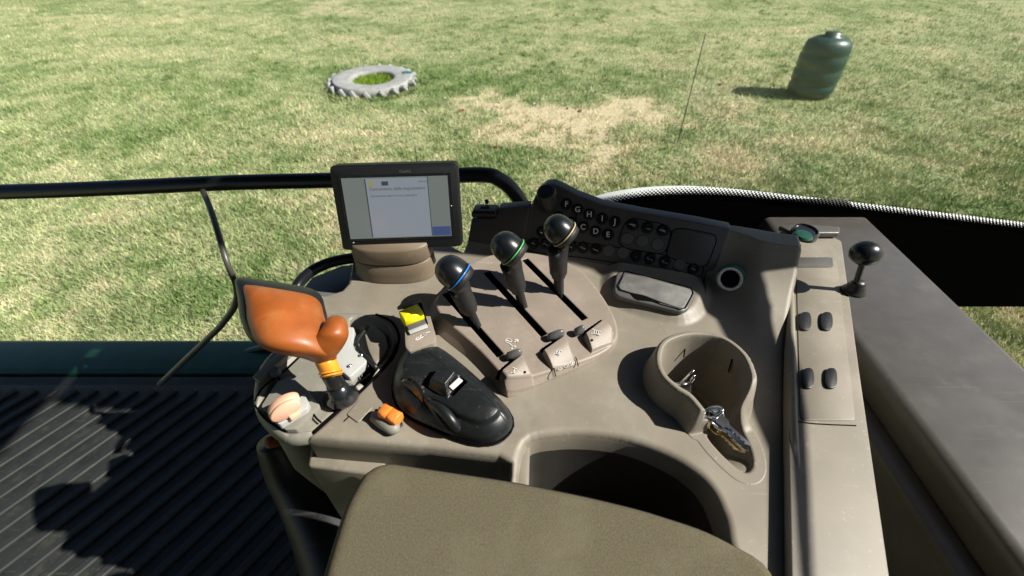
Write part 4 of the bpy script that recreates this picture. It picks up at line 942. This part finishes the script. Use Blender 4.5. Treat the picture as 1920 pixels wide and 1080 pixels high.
# ================================================================ orange rotary disc, coloured as overexposed
pk = thing('overexposed_knob', 'pale peach disc knob standing in a grey holder at the front of the pod', 'knob', P(545, 785, 0))
k0, k1 = P(505, 780, .020), P(560, 742, .030); kd = (k1-k0); kL = kd.length; kd.normalize(); kn_ = kd.cross(ZUP).normalized()
kc = (k0+k1)/2; zz = (ZUP*.8-kn_*.1); zz = (zz-kd*zz.dot(kd)).normalized(); nrm = kd.cross(zz)
def disc(name, off, th, r1, r2, m_):
    c0 = kc+nrm*off
    loft(name, [(c0-nrm*th/2, kd*r1*.90, zz*r2*.55*.90), (c0-nrm*th*.36, kd*r1, zz*r2*.55), (c0+nrm*th*.36, kd*r1, zz*r2*.55), (c0+nrm*th/2, kd*r1*.90, zz*r2*.55*.90)], m_, pk, n=40)
disc('disc', 0, .012, kL/2, .019, M_overexp); disc('rim_disc', .0075*(1 if nrm.y < 0 else -1), .006, kL/2*.93, .018, M_overexp)
slab('holder', rpoly([P(a, b, .004) for a, b in ((516, 793), (545, 770), (575, 748), (584, 764), (580, 775), (530, 806))], .1, 2), ZUP*.010, M_podl, pk, .002, 3)
slab('stem', [P(a, b, .012) for a, b in ((536, 778), (556, 764), (566, 778), (548, 792))], ZUP*.008, M_overexp, pk, .002, 2)

# ================================================================ orange joystick
js = thing('joystick', 'large glossy orange joystick grip with black trim on an amber neck', 'joystick', P(642, 738, 0))
def sec(px, py, h, hw, ang, th, back=0., grow=0.):
    c = P(px, py, h); a = math.radians(ang); e = P(px+hw*math.cos(a), py+hw*math.sin(a), h)
    toc = (Vector((0, 0, CAMZ))-c).normalized(); wv = e-c; L_ = wv.length+grow; wv = (wv-toc*wv.dot(toc)).normalized()*L_
    return (c-toc*back, wv, toc*th)
loft('boot', [(P(640, 744, -.004), Vector((.022, 0, 0)), Vector((0, .020, 0))), (P(640, 741, .008), Vector((.0185, 0, 0)), Vector((0, .0175, 0))), (P(637, 735, .018), Vector((.0125, 0, 0)), Vector((0, .0125, 0))), (P(630, 722, .030), Vector((.0105, 0, 0)), Vector((0, .0105, 0)))], M_gloss, js, n=28)
tube('stem', [P(636, 732, .016), P(627, 716, .036), P(618, 700, .050)], .0095, M_black, js)
NK = [(624, 706, .046, 18, -12, .0105), (620, 698, .052, 19.5, -12, .0115), (614, 684, .060, 20, -12, .012), (607, 668, .068, 21, -10, .0125)]
loft('neck_collar', [sec(*s) for s in NK], M_yellowor, js, n=28)
for s in ((622, 702, .049, 20.5, -12, .0122), (620, 697, .053, 21, -12, .0126)):
    c, a, b = sec(*s); tube('neck_ring', [c+a*math.cos(t)+b*math.sin(t) for t in np.linspace(0, 2*math.pi, 24, endpoint=False)], .0011, M_yellowor, js, n=8, sm=0, closed=True)
BD = [(609, 676, .067, 21.5, -8, .0128), (600, 670, .073, 30, -4, .0165), (578, 664, .080, 47, 0, .021), (560, 655, .086, 58, 1, .026), (549, 640, .091, 62, 1, .031), (542, 620, .095, 63, 2, .034), (539, 600, .098, 65, 3, .035), (536, 581, .101, 63, 5, .036), (533, 566, .104, 62, 6, .034), (529, 554, .106, 60, 8, .030), (526, 547, .108, 56, 9, .023), (524, 543, .109, 48, 9, .015), (523, 541, .109, 34, 9, .005)]
def smooth_secs(S_, k=4):
    cs = spline([s[0] for s in S_], k); as_ = spline([s[1] for s in S_], k); bs = spline([s[2] for s in S_], k); return list(zip(cs, as_, bs))
loft('grip_front', [(c, a, b, 2.25) for c, a, b in smooth_secs([sec(*s) for s in BD])], M_orange, js, n=56)
BK = [(x_-5, y_-6, h_, w_+1, a_, t_*.85, .010) for x_, y_, h_, w_, a_, t_ in BD[2:]]
BK = [(x_, y_-3-(i*.35), h_, w_+1.5, a_, t_, bk) for i, (x_, y_, h_, w_, a_, t_, bk) in enumerate(BK)]
loft('grip_back', [(c, a, b, 3.) for c, a, b in smooth_secs([sec(*s, grow=.0035) for s in BK])], M_black, js, n=56)
TB = [(592, 676, .070, 14, 20, .010), (598, 664, .078, 24, 18, .0145), (616, 642, .090, 25, 15, .014), (625, 627, .097, 26, 5, .0145), (629, 612, .101, 22, 0, .013), (630, 601, .104, 18, 0, .010), (630, 594, .105, 12, 0, .006), (630, 591, .105, 3, 0, .002)]
loft('thumb_rest', smooth_secs([sec(*s) for s in TB]), M_orange, js, n=36)
tube('grip_scratch', [P(a, b, h)+(Vector((0, 0, CAMZ))-P(a, b, h)).normalized()*.0205 for a, b, h in ((470, 562, .105), (485, 558, .106), (508, 549, .108))], .0006, M_black, js, n=6)

# ================================================================ black throttle unit
tu = thing('hand_controller', 'smooth black rounded hand controller with a side thumbwheel in front of the lever plate', 'controller', P(850, 750, 0))
TUp = hpx(((742, 700), (752, 676), (775, 658), (805, 654), (835, 664), (870, 690), (915, 730), (948, 764), (962, 790), (956, 812), (932, 830), (900, 834), (860, 824), (815, 806), (772, 786), (745, 762), (736, 730)), .004, 5)
TOPp = [P(a, b, .036) for a, b in ((752, 690), (780, 668), (818, 664), (850, 682), (905, 728), (935, 757), (930, 775), (905, 786), (870, 778), (820, 752), (780, 730))]
TOPp = spline(TOPp, 4, True)
tax = (P(945, 810)-P(765, 675)); tax.z = 0; tax.normalize(); tpn = Vector((-tax.y, tax.x, 0)); t00 = P(765, 675, 0)
REC = [P(a, b, .04) for a, b in ((852, 735), (843, 741), (855, 752), (878, 727), (866, 714), (855, 716))]
REC = [P(a, b, .036) for a, b in ((850, 743), (876, 716), (862, 706), (838, 735))]
HUM = [P(a, b, .042) for a, b in ((800, 722), (822, 692), (838, 690), (862, 704), (846, 732), (838, 742))]
def tu_fn(X, Y):
    d = -sdp(X, Y, TUp); tp = -sdp(X, Y, TOPp)
    q_ = np.clip(d/.030, 0, 1); H = .031*np.sqrt(np.clip(1-(1-q_)**2, 0, 1))**.85
    H = H+.006*ss(-.001, .0018, tp)
    qx = (X-t00.x)*tax.x+(Y-t00.y)*tax.y; qy = (X-t00.x)*tpn.x+(Y-t00.y)*tpn.y
    H = H+.006*ss(.10, .02, qx)*ss(0, .02, d)
    hd = -sdp(X, Y, HUM); H = H+.014*ss(0, .0045, hd)*ss(.02, .085, qx)
    rc = -sdp(X, Y, REC); H = H-.010*ss(-.0005, .0012, rc)
    line = np.abs(qy-.003)
    H = H-.0007*(1-ss(.0003, .0009, line))*(rc < 0)*(hd < 0)
    l2 = np.abs(qx-.030); H = H-.0007*(1-ss(.0003, .0009, l2))*(tp > 0)
    H = np.where(d < 0, d*2, H)
    return H, d > -.003, np.where(rc > .0008, 1, 0)
u0 = min(p.x for p in TUp)-.006; u1 = max(p.x for p in TUp)+.006; v0 = min(p.y for p in TUp)-.006; v1 = max(p.y for p in TUp)+.006
M_ctrl = mat('controller_black', (.011, .013, .014), .34, dirt=(.04, .045, .045, .3), dscale=70, var=.2, bump=.25, bscale=1500)
hfield('body', (u0, u1, v0, v1), .0008, tu_fn, [M_ctrl, M_hole], tu)
tube('foot_gap', [p+Vector((0, 0, .001)) for p in TUp[::3]], .0016, M_hole, tu, n=6, sm=0, closed=True)
def TM(px, py, h, along=True): return frame(P(px, py, h), tax, tpn, ZUP)
M = frame(P(854, 722, .041), tpn, tax*-1, ZUP)
slab('silver_label', [M @ Vector(v) for v in ((-.007, -.0028, 0), (.009, -.0028, 0), (.009, .0032, .001), (-.007, .0032, .001))], ZUP*.0014, M_silver, tu, .0006, 2)
slab('silver_label', [M @ Vector(v) for v in ((-.014, -.0026, -.002), (-.008, -.0026, -.001), (-.008, .0034, 0), (-.014, .0034, -.001))], ZUP*.0012, M_greyr, tu, .0006, 2)
for i in range(5): slab('ribbed_label', [P(784+i*4.2, 661-i*0+i*.9, .030)+tpn*v-tax*u for u, v in ((0, -.005), (.0016, -.005), (.0016, .005), (0, .005))], ZUP*.0012, M_beigelabel, tu, .0003, 1)
# side thumbwheel and its curved guard
wc = P(775, 742, .020); 
bm = bmesh.new()
wa = (tpn*-1+ZUP*.35).normalized(); wx = tax; wy = wa.cross(wx).normalized(); WM = frame(wc, wx, wy, wa)
place('thumbwheel', lathe_me('thumbwheel', [(.0215, -.010), (.0225, -.006), (.0225, .001), (.0195, .004), (.010, .0045), (.008, .002), (.0005, .002)], 36), M_gloss, WM, tu)
whl = bmesh.new(); bxp(whl, Matrix.Identity(4), .0022, .0028, .010); rm = bpy.data.meshes.new('wheel_rib'); whl.to_mesh(rm); whl.free()
for i in range(30): place('wheel_rib', rm, M_black, WM @ Matrix.Rotation(2*math.pi*i/30, 4, 'Z') @ Matrix.Translation((.0225, 0, -.003)), tu)
tube('guard', [P(805, 755, .030), P(822, 764, .032), P(838, 778, .030), P(850, 793, .025), P(860, 806, .016)], lambda f_: .0035+.0025*math.sin(math.pi*f_), M_ctrl, tu, n=14)
tube('guard', [P(800, 745, .030), P(812, 762, .027), P(825, 780, .022), P(845, 805, .010)], .0045, M_ctrl, tu, n=14)

# ================================================================ orange switch in front
os_ = thing('orange_switch', 'small orange rocker switch in a grey bean shaped holder beside the black controller', 'switch', P(730, 790, 0))
ha, hb = P(703, 780, .004), P(741, 806, .006); hd_ = hb-ha
loft('holder', [(ha-hd_*.12, tpn*.002, ZUP*.002), (ha, tpn*.0072, ZUP*.006), (ha+hd_*.5, tpn*.0085, ZUP*.008), (hb, tpn*.0072, ZUP*.007), (hb+hd_*.12, tpn*.002, ZUP*.002)], M_pod, os_, n=24)
for t_, nm in ((.10, 'rocker'), (.55, 'rocker')):
    c_ = P(718, 771, .014).lerp(P(752, 790, .014), t_+.1)
    u2 = (P(752, 790)-P(718, 771)).normalized(); v2 = ZUP.cross(u2)
    loft(nm, [(c_-u2*.0065, v2*.0065, ZUP*.006, 4), (c_-u2*.0058, v2*.0075, ZUP*.0075, 4), (c_, v2*.0078, ZUP*(.0055), 4), (c_+u2*.0058, v2*.0075, ZUP*.0075, 4), (c_+u2*.0065, v2*.0065, ZUP*.006, 4)], M_orsw, os_, n=20)
slab('switch_bed', [P(712, 765, .002), P(752, 785, .002), P(756, 798, .002), P(742, 812, .002), P(706, 786, .002)], ZUP*.004, M_black, os_, .001, 2)
tube('deck_seam', [P(645, 790, .0008), P(668, 768, .0008)], .0006, M_hole, con, n=6, sm=0)
slab('deck_cover', rpoly([P(a, b, .0003) for a, b in ((650, 778), (676, 748), (700, 764), (672, 794))], .1, 2), ZUP*.0012, M_shell, con, .0006, 1)

# ================================================================ keys in the cup holder
ky = thing('key_bunch', 'bunch of metal keys on a ring lying in the cup holder channel', 'keys', P(1370, 820, -.02))
def KP(px, py, h): return P(px, py, h)
def key(name, a, b, wd, m_, th=.0018, lab=None):
    d = (b-a); L_ = d.length; d.normalize(); s_ = d.cross(ZUP).normalized(); u_ = s_.cross(d)
    pts = []
    prof_ = [(0, .5), (.06, .85), (.16, 1.), (.27, .9), (.34, .45), (.40, .38)]
    for i in range(8): prof_ += [(.42+i*.065, .38 if i % 2 else .25), (.455+i*.065, .38 if i % 2 else .25)]
    prof_ += [(1., .12)]
    for f_, w_ in prof_: pts.append(a+d*L_*f_+s_*wd*w_)
    for f_, w_ in prof_[::-1]: pts.append(a+d*L_*f_-s_*wd*(min(w_, 1) if f_ < .4 else .36*(1 if f_ < .97 else .3)))
    return slab(name, pts, u_*th, m_, ky, .0003, 1, label=lab)
M_brass = mat('brass', (.62, .50, .27), .28, metal=1, var=.15, bump=.1, bscale=300)
key('key', KP(1338, 786, .010), KP(1402, 846, .010), .0075, M_chrome)
key('key', KP(1334, 795, .004), KP(1396, 850, .004), .0078, M_brass)
key('key', KP(1330, 790, -.004), KP(1384, 846, -.006), .0085, M_brass)
key('key', KP(1344, 782, .014), KP(1405, 836, .008), .0066, M_chrome)
rg = KP(1338, 782, .012)
tube('key_ring', [rg+Vector((math.cos(t)*.011, math.sin(t)*.011, .004*math.sin(t*2))) for t in np.linspace(0, 2*math.pi, 26, endpoint=False)], .0011, M_chrome, ky, n=8, sm=0, closed=True)
tube('key_ring', [rg+Vector((math.cos(t)*.008, .004+math.sin(t)*.006, .004+.006*math.cos(t))) for t in np.linspace(0, 2*math.pi, 26, endpoint=False)], .0013, M_chrome, ky, n=8, sm=0, closed=True)
slab('key_fob', [KP(a, b, .006) for a, b in ((1326, 770), (1344, 772), (1352, 786), (1338, 792), (1327, 786))], ZUP*.006, M_chrome, ky, .001, 2)
kf = thing('metal_fob', 'grey metal tab with a shiny loop standing in the back left of the cup holder', 'key fob', P(1288, 722, -.02))
slab('tab', [P(1268, 720, .004), P(1296, 718, .004), P(1296, 738, -.01), P(1282, 742, -.02), P(1266, 730, -.01)], Vector((0, .003, -.001)), M_greyr, kf, .0006, 1)
tube('tab_edge', [P(1262, 720, .006), P(1280, 721, .006), P(1296, 719, .006)], .0016, M_chrome, kf, n=8, sm=0)
lc = P(1289, 706, .008)
tube('loop', [lc+Vector((.0045*math.cos(t)+.004*math.sin(t), .004*math.cos(t), .011*math.sin(t))) for t in np.linspace(0, 2*math.pi, 28, endpoint=False)], .0014, M_chrome, kf, n=8, sm=0, closed=True)
tube('loop', [lc+Vector((.004*math.cos(t)+.008, .003*math.cos(t), -.006+.008*math.sin(t))) for t in np.linspace(0, 2*math.pi, 28, endpoint=False)], .0010, M_chrome, kf, n=8, sm=0, closed=True)

# ================================================================ right side console
sc_ = thing('side_console', 'raised taupe side console at the right edge with dark oval buttons', 'console', P(1560, 700, 0))
SH = .014
def SP_(px, py, h=SH): return P(px, py, h)
slab('side_body', rpoly([SP_(a, b) for a, b in ((1470, 438), (1477, 436), (1560, 443), (1578, 452), (1612, 700), (1700, 1300), (1488, 1300), (1483, 1000), (1479, 820), (1477, 640), (1476, 500))], .06, 2), Vector((0, 0, -.2)), M_shell, sc_, .005, 4)
tube('edge_ridge', [SP_(1462, 438, .020), SP_(1474, 445, .018), SP_(1481, 470, .016), SP_(1483, 560), SP_(1486, 700), SP_(1488, 800), SP_(1494, 880, .010), SP_(1506, 950, .006)], .0042, M_shell, sc_, n=14)
slab('rear_trim', [SP_(1456, 432, .016), SP_(1500, 428, .016), SP_(1570, 434, .016), SP_(1570, 446, .016), SP_(1482, 446, .016)], ZUP*.010, M_panel, sc_, .003, 3)
slab('panel_plate', rpoly([SP_(a, b, SH-.0004) for a, b in ((1492, 490), (1568, 490), (1585, 640), (1603, 790), (1500, 790))], .06, 3), ZUP*.0018, M_shell, sc_, .0008, 2)
slab('small_cover', rpoly([SP_(a, b, SH+.001) for a, b in ((1486, 484), (1560, 484), (1562, 502), (1487, 502))], .1, 2), ZUP*.002, M_panel, sc_, .0008, 2)
for (a, b, L2) in ((1508, 605, 34), (1513, 712, 38), (1548, 605, 34), (1556, 712, 38)):
    slab('oval_button', rpoly([SP_(a-11, b-L2/2, SH+.001), SP_(a+11, b-L2/2, SH+.001), SP_(a+12, b+L2/2, SH+.001), SP_(a-11, b+L2/2, SH+.001)], .45, 5), ZUP*.004, M_black, sc_, .001, 2)
for (a, b) in ((1486, 583), (1490, 681)): place('screw_hole', lathe_me('screw_hole', [(.0018, 0), (.0018, .0006)], 12), M_hole, Matrix.Translation(SP_(a, b, SH+.0002)), sc_)
tube('plate_seam', [SP_(1485, 500, SH+.0004), SP_(1492, 700, SH+.0004), SP_(1494, 775, SH+.0004), SP_(1506, 792, SH+.0004), SP_(1605, 798, SH+.0004)], .0007, M_hole, sc_, n=6, sm=4)
gt = thing('gear_dial', 'black dial with green face at the upper right corner of the side console', 'dial', P(1500, 440, .02))
place('dial_base', lathe_me('dial_base', [(.020, 0), (.020, .008), (.017, .012), (.0165, .009), (.0005, .009)], 32), M_gloss, Matrix.Translation(P(1506, 442, .03)), gt)
place('dial_face', lathe_me('dial_face', [(.014, 0), (.012, .003), (.0005, .004)], 24), M_green, Matrix.Translation(P(1506, 442, .039)), gt)
bc = SP_(1478, 536)+Vector((.110, -.013, .100))*.66
bk = thing('ball_lever', 'black ball topped lever standing on the right side console', 'lever', Vector((bc.x+.012, bc.y-.004, Z0+SH)))
tube('ball_stem', [Vector((bc.x+.014, bc.y-.004, Z0+SH)), Vector((bc.x+.008, bc.y-.002, Z0+SH+.03)), bc], .004, M_black, bk)
loft('lever_boot', [(Vector((bc.x+.014, bc.y-.004, Z0+SH+z_)), (r_, 0, 0), (0, r_*.85, 0)) for r_, z_ in ((.017, .001), (.016, .004), (.012, .007), (.013, .010), (.009, .013), (.010, .016), (.006, .020))], M_black, bk, n=20)
loft('ball', [(bc+ZUP*(.017*math.sin(a)), (.020*math.cos(a)+.0002, 0, 0), (0, .017*math.cos(a)+.0002, 0)) for a in np.linspace(-1.5, 1.5, 12)], M_knob, bk, n=28)
# outer sill of the cab on the right
sl_ = thing('right_sill', 'dark cab window sill along the right side', 'sill', (.9, .2, 2.2))
slab('lower_wall', [Vector((.56, .95, 1.75)), Vector((.56, -.4, 1.75)), Vector((.60, -.4, 1.75)), Vector((.60, .95, 1.75))], Vector((0, 0, .50)), M_panel, sl_, .01, 2)
slab('sill_body', [Vector((.60, 1.02, 2.20)), Vector((.60, -.4, 2.20)), Vector((.86, -.4, 2.20)), Vector((.86, 1.02, 2.20))], Vector((0, 0, .10)), M_panel, sl_, .02, 3)

# ================================================================ seat armrest
am = thing('armrest_cushion', 'worn olive brown fabric cushion of the seat arm in the foreground', 'armrest', P(850, 980, 0))
ac = [P(a, b, .012) for a, b in ((702, 868), (730, 862), (800, 873), (950, 895), (1100, 925), (1205, 950), (1330, 990), (1460, 1060), (1500, 1300), (560, 1300), (602, 1080), (644, 945), (678, 885))]
bm = bmesh.new(); vs = [bm.verts.new(p) for p in rpoly(ac, .3, 4)]; f = bm.faces.new(vs)
r = bmesh.ops.extrude_face_region(bm, geom=[f]); bmesh.ops.translate(bm, verts=[v for v in r['geom'] if isinstance(v, bmesh.types.BMVert)], vec=Vector((0, 0, -.055)))
bmesh.ops.recalc_face_normals(bm, faces=bm.faces)
bmesh.ops.bevel(bm, geom=[e for e in bm.edges if len(e.link_faces) == 2 and e.calc_face_angle(0) > .8], offset=.014, segments=6, profile=.6, affect='EDGES')
from_bm('cushion', bm, M_fab, am, smooth=True)
pp_ = [p+Vector((0, 0, -.0135)) for p in rpoly(ac, .3, 4)]
tube('piping', pp_, .0028, M_black, am, n=8, sm=0, closed=True)
slab('arm_core', [P(a, b, -.03) for a, b in ((720, 900), (1180, 980), (1400, 1250), (640, 1250))], Vector((0, 0, -.05)), M_black, am, .01, 2)

# ================================================================ added sun blocker at right, out of view, cut to the wanted console shadow
pl = thing('sun_blocker', 'broad black cab pillar and door frame on the right side', 'pillar', (.75, .6, FZ))
XP = .76
def toward(p):
    k_ = (XP-p.x)/SUN.x; return Vector((XP, p.y+SUN.y*k_, p.z+SUN.z*k_))
def surf(px, py):
    h = .0
    for _ in range(40):
        p = P(px, py, h); h += .4*(max(0., float(shell_h([p, p])[0]))-h)
    return P(px, py, h)
PA = [surf(*a) for a in ((868, 477), (905, 481), (1000, 486), (1070, 494), (1110, 505), (1150, 512), (1215, 520), (1302, 548), (1342, 598), (1364, 640), (1390, 700), (1412, 780), (1434, 830), (1442, 850))]+[P(1446, 1000), P(1460, 1300)]
PBk = [P(1478, 1300), P(1476, 900), P(1473, 800)]+[surf(*a) for a in ((1466, 700), (1458, 640), (1448, 575), (1438, 535), (1430, 510), (1470, 505))]
pa_ = [toward(p) for p in PA]; pb_ = [toward(p) for p in PBk]
top_ = Vector((XP, .82, 3.68)); 
poly = [Vector((XP, pa_[0].y, 3.68))]+pa_+pb_+[Vector((XP, pb_[-1].y+.01, pb_[-1].z-.06)), Vector((XP, .82, pb_[-1].z-.06)), top_]
BLOCKER = poly
slab('blocker_sheet', poly, SUN*.03, M_tube, pl, 0)
